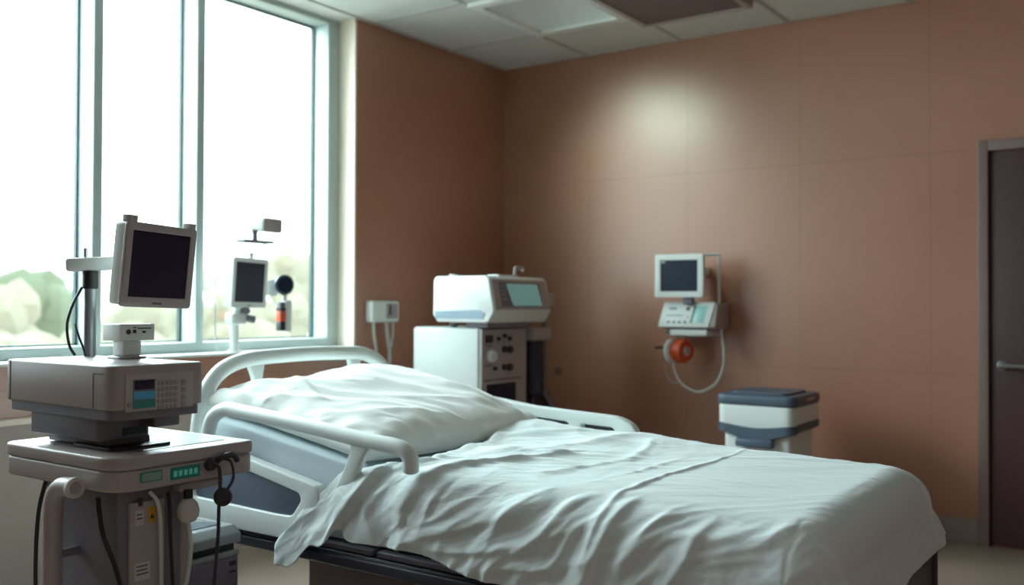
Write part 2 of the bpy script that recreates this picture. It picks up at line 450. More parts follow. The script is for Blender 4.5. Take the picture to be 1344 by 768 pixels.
# near side rail: tube, post and shell with a slate inset
YN0, YN1 = 2.098, 2.142
rl = MB(); yc = 2.118
rl.tube([(-2.775, yc, .72), (-2.770, yc, .80), (-2.745, yc, .868), (-2.675, yc, .902), (-2.58, yc, .898), (-2.29, yc, .876), (-2.05, yc, .853), (-1.91, yc, .843), (-1.862, yc, .832), (-1.844, yc + .003, .808), (-1.852, yc + .012, .775)], .0245, n=16)
rl.prism(rpoly([(-2.135, .862), (-2.072, .83), (-2.10, .76), (-2.16, .66), (-2.105, .66), (-2.045, .755), (-2.01, .82), (-1.965, .848)], [.0, .02, .03, 0, 0, .03, .03, 0]), 'y', yc - .012, yc + .012, .006)
nr = rl.build('side_rail', M_rail, bed)
out = rpoly([(-2.852, .775), (-2.78, .788), (-2.564, .752), (-2.205, .692), (-2.20, .64), (-2.275, .518), (-2.33, .508), (-2.852, .508)], [.03, .03, 0, .04, .03, .04, .04, .03])
hole = rpoly([(-2.82, .735), (-2.552, .710), (-2.292, .662), (-2.283, .64), (-2.325, .585), (-2.40, .583), (-2.645, .588), (-2.82, .592)], [.02, 0, .025, .02, .02, .01, 0, .02])
sp = MB().prism(out, 'y', YN0, YN1, .006, holes=[hole[::-1]]).build('rail_panel', M_rail, bed)
MB().prism(rpoly([(-2.825, .74), (-2.552, .715), (-2.29, .667), (-2.278, .64), (-2.32, .58), (-2.40, .578), (-2.645, .583), (-2.825, .587)], .01), 'y', YN0 + .010, YN1 - .008, .002).build('panel_inset', M_inset, sp)
# far side rail with two slots
YF0, YF1 = 3.205, 3.245
out = rpoly([(-2.80, .90), (-2.54, .900), (-2.14, .855), (-1.75, .838), (-1.685, .81), (-1.665, .76), (-1.70, .70), (-2.80, .70)], [.04, 0, .02, .04, .04, .03, .03, .03])
h1 = rpoly([(-2.70, .855), (-2.54, .856), (-2.14, .812), (-1.975, .803), (-1.965, .775), (-2.70, .80)], .015)
h2 = rpoly([(-1.915, .800), (-1.775, .795), (-1.755, .765), (-1.905, .770)], .012)
fp = MB().prism(out, 'y', YF0, YF1, .007, holes=[h1[::-1], h2[::-1]]).build('side_rail', M_rail, bed)
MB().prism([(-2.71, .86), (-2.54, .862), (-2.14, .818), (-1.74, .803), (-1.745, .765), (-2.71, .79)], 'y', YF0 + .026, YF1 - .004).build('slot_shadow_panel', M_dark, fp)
# frame, deck, base
f = MB(); f.box((-2.84, 2.14, .445), (-.67, 3.2, .492), .01)
f.box((-2.845, 2.125, .448), (-.67, 2.16, .484), .006).box((-2.845, 3.18, .448), (-.67, 3.215, .484), .006)
f.build('frame', M_dark, bed)
f = MB()
f.box((-2.84, 2.145, .494), (-2.02, 3.195, .512), .004).box((-2.0, 2.145, .494), (-.76, 3.195, .512), .004)
f.build('mattress_deck', M_greyd, bed)
f = MB(); f.box((-2.47, 2.30, .15), (-.9, 3.04, .43), .02).box((-2.4, 2.45, .11), (-1.0, 2.9, .16), .02)
f.build('base_shroud', M_base_bed, bed)
for y in (3.155, 2.19):
    MB().tube([(-.635, y, .14), (-.635, y, .60)], .022, smooth=0).build('foot_post', M_frame_bed, bed)
    yy = 2.9 if y > 3 else 2.45
    MB().tube([(-.635, y, .18), (-1.1, yy, .18)], .018, smooth=0).build('chassis_bar', M_frame_bed, bed)
    MB().tube([(-2.88, y + .02, .2), (-2.35, yy, .2)], .018, smooth=0).build('chassis_bar', M_frame_bed, bed)
MB().box((-.65, 2.2, .30), (-.625, 3.145, .60), .01).build('footboard', M_frame_bed, bed)
MB().tube([(-.635, 2.19, .18), (-.635, 3.155, .18)], .018, smooth=0).build('foot_crossbar', M_frame_bed, bed)
for (x, y) in ((-.635, 2.19), (-.635, 3.155), (-2.88, 2.165), (-2.88, 3.19)):
    c = MB(); c.cyl((x, y - .016, .062), (x, y + .016, .062), .062, bev=.006)
    c.box((x - .02, y - .026, .06), (x + .02, y - .018, .15), .003).box((x - .02, y + .018, .06), (x + .02, y + .026, .15), .003).box((x - .022, y - .026, .14), (x + .022, y + .026, .2), .004)
    c.build('caster', M_dark, bed)

# ------------------------------------------------------------------ mattress
def grid_obj(name, nu, nv, fn, m, closed_u=False, parent=None, thick=0):
    bm = bmesh.new(); uvl = bm.loops.layers.uv.new('UVMap')
    vs = [[bm.verts.new(fn(i / (nu - 1), j / (nv - 1))) for j in range(nv)] for i in range(nu)]
    for i in range(nu - 1):
        for j in range(nv - 1):
            fc = bm.faces.new((vs[i][j], vs[i + 1][j], vs[i + 1][j + 1], vs[i][j + 1])); fc.smooth = True
            for lp, (a, b) in zip(fc.loops, ((i, j), (i + 1, j), (i + 1, j + 1), (i, j + 1))): lp[uvl].uv = (a / nu, b / nv)
    bmesh.ops.recalc_face_normals(bm, faces=bm.faces)
    b = MB(); b.bm.free(); b.bm = bm
    o = b.build(name, m, parent, smooth=False)
    if thick:
        md = o.modifiers.new('thick', 'SOLIDIFY'); md.thickness = thick; md.offset = -1
    return o
def sstep(a, b, x):
    t = max(0, min(1, (x - a) / (b - a))); return t * t * (3 - 2 * t)
bm = bmesh.new(); bmesh.ops.create_cube(bm, size=1)
for v in bm.verts: v.co = Vector((-1.78 + v.co.x * 2.12, 2.67 + v.co.y * 1.0, v.co.z))
bmesh.ops.subdivide_edges(bm, edges=[e for e in bm.edges if abs((e.verts[0].co - e.verts[1].co).x) > .5], cuts=150, use_grid_fill=True)
bmesh.ops.subdivide_edges(bm, edges=[e for e in bm.edges if abs((e.verts[0].co - e.verts[1].co).y) > .5], cuts=20, use_grid_fill=True)
bmesh.ops.subdivide_edges(bm, edges=[e for e in bm.edges if abs((e.verts[0].co - e.verts[1].co).z) > .5], cuts=9, use_grid_fill=True)
bmesh.ops.bevel(bm, geom=[e for e in bm.edges if e.calc_face_angle(0) > .9], offset=.045, segments=4, profile=.5, affect='EDGES')
for v in bm.verts:
    k = v.co.z + .5
    raise_ = deck_z(v.co.x)
    top = .742 + raise_; bot = .514
    v.co.z = bot + (top - bot) * k
    if .1 < k < .9:
        w_ = noise.noise(Vector((v.co.x * 9 + k * 1.6, k * 1.2, 3))) * .007 + (1 - 2 * abs(noise.noise(Vector((v.co.x * 15 + k * 2.5, k * 1.5, 8))))) * .004
        v.co.y += w_ * (1 if v.co.y > 2.6 else -1) * math.sin(math.pi * k)
mt = MB(); mt.bm.free(); mt.bm = bm
mattress = mt.build('mattress', M_mattress, ang=1.2)
tag(mattress, 'mattress in a pale blue fitted sheet lying on the hospital bed', 'mattress')

def ridge(px, py, pts, w, amp, side=0):
    # distance to a polyline in (x, b) space, gaussian crest; side gives an asymmetric step
    best = 1e9; sg = 0; tt = 0
    n = len(pts) - 1
    for i in range(n):
        ax, ay = pts[i]; bx, by = pts[i + 1]
        dx, dy = bx - ax, by - ay; L2 = dx * dx + dy * dy
        t = max(0, min(1, ((px - ax) * dx + (py - ay) * dy) / L2))
        ex, ey = px - ax - t * dx, py - ay - t * dy
        d2 = ex * ex + ey * ey
        if d2 < best: best = d2; sg = dx * ey - dy * ex; tt = (i + t) / n
    dd = math.sqrt(best)
    if dd > w * 4: return 0
    fade = math.sin(math.pi * min(1, max(0, tt * .9 + .06))) ** .6
    ww = w * (1 if sg * side >= 0 else 2.2) if side else w
    return amp * fade * (1 + (dd / ww) ** 2) ** -1.6
PRID = [([(-2.72, 2.36), (-2.48, 2.44), (-2.30, 2.62), (-2.18, 2.90)], .020, .012),
        ([(-2.78, 2.52), (-2.60, 2.40), (-2.38, 2.32)], .016, .010),
        ([(-2.56, 2.95), (-2.35, 2.92), (-2.16, 3.02)], .022, .010),
        ([(-2.60, 2.62), (-2.44, 2.72), (-2.26, 2.80)], .020, .010),
        ([(-2.74, 2.74), (-2.62, 2.95), (-2.52, 3.10)], .020, .008),
        ([(-2.30, 2.28), (-2.20, 2.45), (-2.12, 2.62)], .016, .009)]
# ------------------------------------------------------------------ pillow
def pillow_pt(u, v, top=True):
    # u along x (head -> foot), v along y (near -> far)
    a, b = u * 2 - 1, v * 2 - 1
    e = (max(0, 1 - abs(a) ** 3.2) * max(0, 1 - abs(b) ** 3.2)) ** .5
    x = -2.47 + a * (.395 - .03 * (1 - abs(b) ** 2) * (1 if a < 0 else 0) + .04 * (1 - b * b) * (a > 0)) + .16 * max(0, -b) * max(0, a) * 0
    y = 2.675 + b * (.50 - .02 * (1 - a * a))
    base = .742 + deck_z(x) + .012
    if top:
        hgt = .128 * e * (1.0 - .16 * a) * (.90 + .16 * b)
        p = Vector((x * 3.1, y * 3.1, 0))
        w = noise.noise(p) * .016
        # folds raking from the near head corner across to the foot side
        q = (x * .75 + y * .55)
        r_ = (x * .55 - y * .8)
        w += (1 - abs(noise.noise(Vector((q * 2.2 + .3, r_ * 7.5, 1.7)))) * 2) * .011
        w += (1 - abs(noise.noise(Vector((q * 4 + 3, r_ * 17, 5)))) * 2) * .004
        for pl_, w2, am in PRID: w += ridge(x, y, pl_, w2, am, 1)
        # gathered creases where the seam pulls in
        ed = 1 - e
        w += .009 * ed * math.sin(y * 46 + 3 * noise.noise(Vector((x * 5, y * 5, 2)))) * (abs(a) > .3)
        w += .006 * ed * math.sin(x * 50 + y * 8) * (abs(b) > .4)
        return (x, y, base + .022 + hgt + w * min(1, e * 2.5 + .25) + .01 * (1 - e))
    return (x, y, base + .006 * (1 - e) + (.016 if e < .02 else 0))
bm = bmesh.new(); NU, NV = 110, 130
top = [[bm.verts.new(pillow_pt(i / (NU - 1), j / (NV - 1))) for j in range(NV)] for i in range(NU)]
bot = [[bm.verts.new(pillow_pt(i / (NU - 1), j / (NV - 1), False)) for j in range(0, NV)] for i in range(0, NU)]
for i in range(NU - 1):
    for j in range(NV - 1):
        bm.faces.new((top[i][j], top[i + 1][j], top[i + 1][j + 1], top[i][j + 1]))
        bm.faces.new((bot[i][j], bot[i][j + 1], bot[i + 1][j + 1], bot[i + 1][j]))
def stitch(A, B):
    for k in range(len(A) - 1): bm.faces.new((A[k], A[k + 1], B[k + 1], B[k]))
stitch([top[0][j] for j in range(NV)], [bot[0][j] for j in range(NV)])
stitch([top[-1][j] for j in range(NV)], [bot[-1][j] for j in range(NV)])
stitch([top[i][0] for i in range(NU)], [bot[i][0] for i in range(NU)])
stitch([top[i][-1] for i in range(NU)], [bot[i][-1] for i in range(NU)])
bmesh.ops.recalc_face_normals(bm, faces=bm.faces)
pb = MB(); pb.bm.free(); pb.bm = bm
pillow = pb.build('pillow', M_pillow, ang=2)
tag(pillow, 'large rumpled white pillow at the head of the bed', 'pillow')

# ------------------------------------------------------------------ blanket
TX0, TX1 = -2.6, -.752        # flat top rectangle (inset by the edge radius)
TY0, TY1 = 2.235, 3.115
RAD = .115
ZT = .772
def head_x(b):
    # head edge of the blanket, b = across coordinate (negative values hang over the near side)
    if b >= 0:
        t = b / (TY1 - TY0)
        if t <= 1: return -1.90 - .05 * sstep(0, .3, t) - .20 * sstep(.3, 1.0, t)
        return -2.15 - .1 * (t - 1)
    l = -b
    return -1.90 - .24 * sstep(.0, .16, l) - .25 * sstep(.14, .36, l)
def hem_near(x):
    # length hanging over the near side; the flap at the head end falls lowest
    L0 = .298 + .085 * sstep(2.22, 2.34, -x) + .03 * sstep(2.12, 2.2, -x) - .03 * math.exp(-((x + 2.12) / .03) ** 2)
    L0 += .035 * sstep(-1.80, -1.55, x) + .13 * sstep(-1.5, -1.0, x)
    return L0
RID = []   # filled below: (points, width, amplitude, side)
def zof(z): # near-side height -> across coordinate
    h = max(0, ZT - z)
    if h < RAD: return -RAD * math.acos(1 - h / RAD)
    return -(RAD * math.pi / 2 + h - RAD)
def S(*pts): return [(x, zof(z)) for x, z in pts]
def T(*pts): return [(x, y - TY0) for x, y in pts]
# long folds on the near drape
RID += [(S((-1.86, .79), (-1.98, .74), (-2.02, .68), (-1.99, .60), (-1.95, .56)), .016, .016, 1),
        (T((-1.60, 2.62), (-1.68, 2.40)) + S((-1.74, .78), (-1.82, .72), (-1.86, .66), (-1.865, .57)), .02, .024, 1),
        (S((-1.87, .562), (-1.76, .60), (-1.60, .655), (-1.45, .70)), .018, .018, -1),
        (S((-2.00, .77), (-2.10, .68), (-2.20, .56), (-2.24, .50)), .02, .006, 0),
        (S((-1.80, .555), (-1.66, .57), (-1.50, .60), (-1.38, .64)), .016, .012, -1),
        (S((-1.62, .52), (-1.50, .55), (-1.36, .57), (-1.22, .62)), .016, .012, -1),
        (S((-1.40, .755), (-1.50, .69), (-1.56, .62)), .012, .009, 1),
        (S((-1.30, .74), (-1.38, .66), (-1.46, .60)), .013, .010, -1),
        (S((-1.14, .76), (-1.19, .68), (-1.24, .58), (-1.27, .50)), .014, .016, 1),
        (S((-1.02, .76), (-1.10, .68), (-1.17, .60)), .013, .010, -1),
        (S((-.92, .75), (-.97, .66), (-1.04, .56)), .014, .012, 1),
        (S((-1.72, .74), (-1.76, .68), (-1.78, .62)), .010, .007, 1),
        (S((-2.06, .69), (-2.08, .60), (-2.07, .54)), .018, .014, 1)]
# seams and soft folds on top
RID += [(T((-1.235, 3.22), (-1.20, 3.06), (-1.185, 2.75), (-1.205, 2.5), (-1.19, 2.26)) + S((-1.2, .74), (-1.235, .66), (-1.26, .58)), .007, .010, 1),
        (T((-2.02, 2.75), (-1.86, 2.92), (-1.72, 3.1)), .05, .020, 0),
        (T((-1.93, 2.50), (-1.72, 2.52), (-1.50, 2.66)), .035, .014, 0),
        (T((-1.85, 2.35), (-1.70, 2.62), (-1.62, 2.85), (-1.60, 3.05)), .045, .016, 0),
        (T((-1.50, 2.30), (-1.46, 2.5), (-1.40, 2.72)), .03, .010, 0),
        (T((-1.40, 2.62), (-1.45, 2.85), (-1.52, 3.05)), .025, .009, 0),
        (T((-1.33, 2.28), (-1.30, 2.55), (-1.29, 2.8)), .02, .007, 0)]
def top_z(x, y):
    z = ZT
    z += .045 * math.exp(-(((x + 2.06) / .20) ** 2 + ((y - 3.02) / .22) ** 2))    # hump over the far knee side
    z += .022 * math.exp(-(((x + 1.62) / .22) ** 2 + ((y - 2.95) / .3) ** 2))
    z += .014 * math.exp(-(((x + 1.84) / .15) ** 2 + ((y - 2.45) / .25) ** 2))
    z -= .012 * sstep(-1.2, -.8, x)
    return z
def base_pt(a, b):
    """a: along (x beyond TX1 hangs over the foot), b: across, 0..W on top"""
    W = TY1 - TY0
    cx = min(a, TX1); cy = min(max(b, 0), W)
    da = a - cx; db = b - cy
    l = (abs(da) ** 3.2 + abs(db) ** 3.2) ** (1 / 3.2)
    z0 = top_z(cx, TY0 + cy)
    if l < 1e-9: return Vector((cx, TY0 + cy, z0))
    hh = math.hypot(da, db); ux, uy = da / hh, db / hh
    if l < RAD * math.pi / 2:
        th = l / RAD; o = RAD * math.sin(th); dn = RAD * (1 - math.cos(th))
    else:
        e = l - RAD * math.pi / 2; o = RAD + e * (.035 + .20 * max(0, ux) + .10 * max(0, uy) + .75 * max(0, ux) * max(0, uy)); dn = RAD + e * .99
    return Vector((cx + ux * o, TY0 + cy + uy * o, z0 - dn))
def wrinkle(a, b):
    d = 0
    for pts, w, amp, side in RID: d += ridge(a, b, pts, w, amp, side)
    W = TY1 - TY0
    hang = max(0, -b, b - W, a - TX1)
    near = sstep(-.05, .12, -b)
    # broad undulation
    d += .006 * noise.noise(Vector((a * 3.2, b * 3.0, 4.1)))
    # fine creases on the top run obliquely from the near head side to the far foot side
    wx = a + .10 * noise.noise(Vector((a * 2.3, b * 2.3, 8.8))); wy = b + .12 * noise.noise(Vector((a * 2.1, b * 2.6, 2.2)))
    q, r_ = wx * .80 + wy * .60, -wx * .60 + wy * .80
    topw = 1 - sstep(0, .1, hang)
    headk = sstep(-1.15, -1.6, a)
    c1 = 1 - 2 * abs(noise.noise(Vector((q * 2.2, r_ * 12.0, 0.5))))
    c2 = 1 - 2 * abs(noise.noise(Vector((q * 5.0, r_ * 27.0, 3.5))))
    c3 = 1 - 2 * abs(noise.noise(Vector((wx * 7.0 + wy * 3, wy * 4.0, 5.5))))
    d += topw * ((.0026 + .0035 * headk) * c1 + (.0016 + .0006 * headk) * c2 + .005 * headk * c3)
    if b < 0 or b > W:
        sl = a + .42 * (abs(b) if b < 0 else b - W)
        fx = noise.noise(Vector((sl * 7.5, hang * 1.4, 6.6))); fy = noise.noise(Vector((sl * 17, hang * 2.6, 9.1)))
        g = sstep(.03, .35, hang)
        d += g * (.013 * fx + .0050 * (1 - 2 * abs(fy)))
        wa = a + .05 * noise.noise(Vector((a * 6, b * 6, 3.3))); wb = b + .05 * noise.noise(Vector((a * 6, b * 6, 7.3)))
        dg = noise.noise(Vector(((wa * .55 - wb * .83) * 11, (wa * .83 + wb * .55) * 3.2, 1.1)))
        dh = noise.noise(Vector(((wa * .60 - wb * .80) * 27, (wa * .80 + wb * .60) * 7, 4.1)))
        k_ = sstep(.02, .10, hang)
        d += k_ * (.0100 * (1 - 2 * abs(dg)) + .0036 * (1 - 2 * abs(dh)))
    if b < -.02:
        # the loose flap at the head end lies over the drape; its inner edge is a sharp step
        t = (-b - .02) / .30
        xl = -1.95 - .20 * min(1, t) + .012 * math.sin(t * 5)
        sd_ = xl - a
        k_ = sstep(0, .10, -b - .02)
        d *= 1 - .45 * k_ * sstep(-.01, .02, sd_)
        d += k_ * (.026 * sstep(-.004, .006, sd_) * (1 - .35 * sstep(.02, .12, sd_)) - .014 * math.exp(-((sd_ + .02) / .022) ** 2) + .006 * math.exp(-((sd_ - .014) / .010) ** 2))
    if a > TX1:
        g = sstep(.04, .35, a - TX1)
        d += g * (.010 * noise.noise(Vector((b * 6, (a) * 1.2, 7.7))) + .004 * (1 - 2 * abs(noise.noise(Vector((b * 14, a * 3, 2.7))))))
    return d
NA, NB = 440, 380
FE = .46   # hang at the foot
def blanket_uv(u, v):
    W = TY1 - TY0
    xr = -2.42 + u * (-.60 + 2.42)
    b0 = -hem_near(xr if u < .9 else -.8)
    # hem at the far side: short, flaring at the foot corner
    b1 = W + .20 + .03 * sstep(.75, 1, u)
    # more rows near the near side
    vv = v
    b = b0 + (b1 - b0) * vv
    ax0 = head_x(b)
    # foot hem: long in the middle, lifted towards the far leg
    yb = min(max(b, 0), W) / W
    fe = .30 + .16 * (1 - sstep(.15, .60, yb)) - .05 * sstep(W, W + .2, b)
    a = ax0 + (TX1 + fe - ax0) * u
    # keep the near hem shape tied to true x
    if b < 0 and a < TX1:
        want = hem_near(a); b = -want * (b / b0 if b0 else 0) if b0 < 0 else b
    return a, b
def blanket_pt(u, v):
    a, b = blanket_uv(u, v)
    p = base_pt(a, b)
    e = .004
    pa = base_pt(a + e, b) - base_pt(a - e, b); pb_ = base_pt(a, b + e) - base_pt(a, b - e)
    n = pa.cross(pb_)
    n = n.normalized() if n.length > 1e-9 else Vector((0, 0, 1))
    d = wrinkle(a, b)
    # thicker turned hem line near the head edge, tucked down onto the bed
    if b > -.05:
        hd = a - head_x(b)
        d += .012 * math.exp(-((hd - .03) / .03) ** 2) - .02 * math.exp(-(hd / .012) ** 2)
    d = max(d, -.006)
    return p + n * (d + .004)
# relax the draped sheet as real cloth: a little surplus fabric buckles into creases over the bed
def relax(P0, B, Nn, surplus, iters=140):
    P = P0.copy()
    rng = np.random.RandomState(3)
    P += Nn * rng.uniform(0, .0016, P.shape[:2])[..., None]
    def rest(A, di, dj):
        n, m = A.shape[:2]
        a = A[max(0, -di):n - max(0, di), max(0, -dj):m - max(0, dj)]
        b = A[max(0, di):n + min(0, di), max(0, dj):m + min(0, dj)]
        return np.linalg.norm(b - a, axis=-1)
    cons = []
    for di, dj, k, ex in ((1, 0, 1, 1), (0, 1, 1, 1), (1, 1, .4, 1), (1, -1, .4, 1), (2, 0, .3, .95), (0, 2, .3, .95), (4, 0, .40, .85), (0, 4, .40, .85), (9, 0, .08, .6), (0, 9, .08, .6)):
        r = rest(P0, di, dj); n, m = P0.shape[:2]
        sl_a = (slice(max(0, -di), n - max(0, di)), slice(max(0, -dj), m - max(0, dj)))
        sl_b = (slice(max(0, di), n + min(0, di)), slice(max(0, dj), m + min(0, dj)))
        e = surplus[sl_a] * ex
        cons.append((sl_a, sl_b, r * (1 + e), k))
    for it in range(iters):
        P[..., 2] -= .00004
        acc = np.zeros_like(P); w = np.zeros(P.shape[:2])
        for sa, sb, r, k in cons:
            d = P[sb] - P[sa]; L = np.linalg.norm(d, axis=-1) + 1e-9
            c = (k * .5 * (L - r) / L)[..., None] * d
            acc[sa] += c; acc[sb] -= c
            w[sa] += k; w[sb] += k
        P += acc / np.maximum(w, 1)[..., None] * 1.7
        h = ((P - B) * Nn).sum(-1)
        P += Nn * np.maximum(0, .003 - h)[..., None]
        # cloth lying on the bed sticks a little
        t = P - B; hn = (t * Nn).sum(-1)[..., None] * Nn; tang = t - hn
        P -= tang * .01
    for it in range(3):
        D = P - B; Q_ = D.copy()
        Q_[1:-1, 1:-1] = (D[:-2, 1:-1] + D[2:, 1:-1] + D[1:-1, :-2] + D[1:-1, 2:]) / 4
        P = B + D * .4 + Q_ * .5
    return P
aa = np.zeros((NA, NB)); bb = np.zeros((NA, NB)); BB = np.zeros((NA, NB, 3)); NN = np.zeros((NA, NB, 3)); PP = np.zeros((NA, NB, 3)); SU = np.zeros((NA, NB))
for i in range(NA):
    for j in range(NB):
        a, b = blanket_uv(i / (NA - 1), j / (NB - 1))
        p = base_pt(a, b); e = .004
        n = (base_pt(a + e, b) - base_pt(a - e, b)).cross(base_pt(a, b + e) - base_pt(a, b - e))
        n = n.normalized() if n.length > 1e-9 else Vector((0, 0, 1))
        d = wrinkle(a, b)
        if b > -.05:
            hd = a - head_x(b)
            d += .012 * math.exp(-((hd - .03) / .03) ** 2) - .02 * math.exp(-(hd / .012) ** 2)
        d -= .0018 * math.exp(-((a + .722) / .004) ** 2)
        BB[i, j] = p; NN[i, j] = n; PP[i, j] = p + n * (max(d, -.006) + .004)
        k = noise.noise(Vector((a * 4, b * 4, 9.9)))
        hang = max(0, -b, b - (TY1 - TY0))
        SU[i, j] = .007 + .010 * sstep(0, .35, k) + .010 * sstep(.02, .15, hang) + .006 * sstep(-1.2, -1.6, a)
PP = relax(PP, BB, NN, SU)
for i in range(NA):
    for j in range(NB):
        a, b = blanket_uv(i / (NA - 1), j / (NB - 1))
        wx = a + .12 * noise.noise(Vector((a * 2.3, b * 2.3, 8.8))); wy = b + .14 * noise.noise(Vector((a * 2.1, b * 2.6, 2.2)))
        q, r_ = wx * .80 + wy * .60, -wx * .60 + wy * .80
        c1 = 1 - 2 * abs(noise.noise(Vector((q * 2.4, r_ * 11.0, 0.5)))); c2 = 1 - 2 * abs(noise.noise(Vector((q * 5.0, r_ * 25.0, 3.5))))
        PP[i, j] += NN[i, j] * (.0022 * c1 + .0012 * c2)
blanket = grid_obj('blanket', NA, NB, lambda u, v: PP[round(u * (NA - 1)), round(v * (NB - 1))], M_cloth, thick=.003)
tag(blanket, 'creased white cotton blanket draped over the bed and hanging off its near side', 'blanket')

# ------------------------------------------------------------------ cart in the foreground
cart = thing('medical_cart', 'grey wheeled medical cart with rounded top and teal display strip beside the bed', 'cart', (-2.4, 1.57, 0))
tp = [(-2.66, 1.355), (-2.13, 1.355), (-2.13, 1.79), (-2.66, 1.79)]
f = MB(); f.prism(rpoly(tp, [.035, .085, .03, .03], 10), 'z', .846, .880, .007)
ct = f.build('cart_top', M_greyw, cart)
f = MB(); f.prism(rpoly([(-2.657, 1.358), (-2.133, 1.358), (-2.133, 1.787), (-2.657, 1.787)], [.035, .083, .03, .03], 10), 'z', .792, .8455, .008)
f.build('cart_apron', M_greyw, cart)
# inlaid slate mat on the top
f = MB(); f.prism(rpoly([(-2.42, 1.47), (-2.20, 1.47), (-2.20, 1.735), (-2.36, 1.765), (-2.42, 1.765)], .01), 'z', .8795, .8815)
f.build('top_mat', mat('glass_mat', '#8fa5a4', .2), cart)
f = MB(); f.prism(rpoly([(-2.425, 1.465), (-2.195, 1.465), (-2.195, 1.738), (-2.36, 1.77), (-2.425, 1.77)], .01), 'z', .8785, .8807)
f.build('mat_border', M_dark, cart)
# front display strip
def xface(mb, x, y0, y1, z0, z1, t=.003, bev=.0008): return mb.box((x - .001, y0, z0), (x + t, y1, z1), bev, 2)
CX = -2.133
o = xface(MB(), CX, 1.428, 1.478 + .012, .812, .838).build('lcd_bezel', M_tealdk, cart)
xface(MB(), CX + .003, 1.432, 1.486, .815, .835, .0015).build('lcd', M_lcd, o)
o = xface(MB(), CX, 1.515, 1.605, .806, .838).build('key_strip', M_tealdk, cart)
k_ = MB()
for q in range(5): xface(k_, CX + .003, 1.523 + q * .0155, 1.523 + q * .0155 + .010, .814, .829, .0015, .0004)
k_.build('keys', M_green, o)
k_ = MB()
for q in range(3): xface(k_, CX, 1.73 + q * .012, 1.736 + q * .012, .838, .843, .0008, 0)
k_.build('port_marks', M_button, cart)
# column
f = MB(); f.prism(rpoly([(-2.52, 1.40), (-2.185, 1.40), (-2.185, 1.585), (-2.52, 1.585)], [.01, .012, .01, .01]), 'z', .10, .79, .004)
f.build('column', M_greyd, cart)
f = MB(); f.box((-2.19, 1.43, .12), (-2.176, 1.53, .755), .003)
f.build('column_panel', M_greyw, cart)
f = MB(); f.prism(rpoly([(-2.60, 1.44), (-2.21, 1.44), (-2.21, 1.70), (-2.60, 1.70)], .02), 'z', .765, .793, .004)
f.box((-2.21, 1.56, .765), (-2.15, 1.70, .79), .008)
f.build('column_collar', M_greyw, cart)
f = MB(); f.cyl((-2.2, 1.60, .10), (-2.2, 1.60, .77), .016); f.build('support_post', M_greyw, cart)
f = MB(); f.cyl((-2.56, 1.46, .10), (-2.56, 1.46, .79), .03); f.build('support_post', M_greyd, cart)
PX = -2.176
xface(MB(), PX, 1.443, 1.468, .695, .735, .0012, 0).build('white_sticker', M_paper, cart)
o = xface(MB(), PX, 1.480, 1.503, .698, .738, .0012, 0).build('warning_sticker', M_yellow, cart)
t_ = MB(); t_.prism([(1.485, .708), (1.498, .708), (1.4915, .722)], 'x', PX + .001, PX + .0018); t_.build('warning_triangle', M_print, o)
xface(MB(), PX, 1.443, 1.487, .555, .600, .0012, 0).build('white_sticker', M_paper, cart)
for z, y0, y1 in ((.722, 1.447, 1.462), (.712, 1.447, 1.464), (.590, 1.447, 1.48), (.580, 1.447, 1.478), (.570, 1.447, 1.482)): xface(MB(), PX + .001, y0, y1, z, z + .003, .0008, 0).build('sticker_print', M_print, cart)
xface(MB(), PX, 1.452, 1.464, .745, .765, .002, 0).build('latch_slot', M_print, cart)
MB().cyl((-2.187, 1.555, .663), (-2.183, 1.555, .663), .004).build('screw', M_print, cart)
# tubular grip
f = MB(); f.tube([(-2.355, 1.328, .18), (-2.355, 1.328, .55), (-2.355, 1.328, .72), (-2.345, 1.328, .772), (-2.318, 1.328, .797), (-2.285, 1.328, .802), (-2.257, 1.328, .802)], .0235, n=16)
g_ = f.build('grip_tube', M_greyw, cart)
f = MB(); f.lathe([(.0235, 0), (.026, .004), (.026, .014), (.017, .016), (.015, .008)], (-2.267, 1.328, .802), (1, 0, 0)); f.build('tube_end_ring', M_paper, g_)
f = MB(); f.tube([(-2.355, 1.335, .20), (-2.355, 1.41, .20)], .016, smooth=0); f.build('grip_bracket', M_greyd, cart)
MB().tube([(-2.355, 1.335, .62), (-2.355, 1.41, .62)], .012, smooth=0).build('grip_bracket', M_greyd, cart)
f = MB(); f.box((-2.64, 1.37, .075), (-2.15, 1.70, .12), .02); f.build('wheel_base', M_greyd, cart)
for (x, y) in ((-2.61, 1.40), (-2.18, 1.40), (-2.61, 1.67), (-2.18, 1.67)):
    c = MB(); c.cyl((x, y - .013, .036), (x, y + .013, .036), .036, bev=.005).box((x - .012, y - .018, .05), (x + .012, y + .018, .08), .003)
    c.build('caster', M_black, cart)

# console unit on top of the cart
unit = thing('console_unit', 'wide grey medical console with keypad and small blue display sitting on the cart', 'medical device', (-2.43, 1.5, .882))
f = MB(); f.prism(rpoly([(-2.695, 1.378), (-2.168, 1.378), (-2.168, 1.645), (-2.695, 1.645)], [.02, .05, .02, .02], 8), 'z', .992, 1.105, .006)
ub = f.build('housing', M_greyw, unit)
f = MB()
def tp_(bm):
    for v in bm.verts:
        if v.co.z < .98: v.co.x = -2.43 + (v.co.x + 2.43) * .965; v.co.y = 1.51 + (v.co.y - 1.51) * .94
f.prism(rpoly([(-2.685, 1.385), (-2.176, 1.385), (-2.176, 1.638), (-2.685, 1.638)], [.02, .05, .02, .02], 8), 'z', .966, .992, 0)
f.build('lower_rim', M_greyd, unit)
f = MB(); f.box((-2.60, 1.40, .905), (-2.275, 1.55, .966), .006).box((-2.58, 1.44, .8825), (-2.30, 1.57, .906), .004)
sb = f.build('swivel_base', M_greyd, unit)
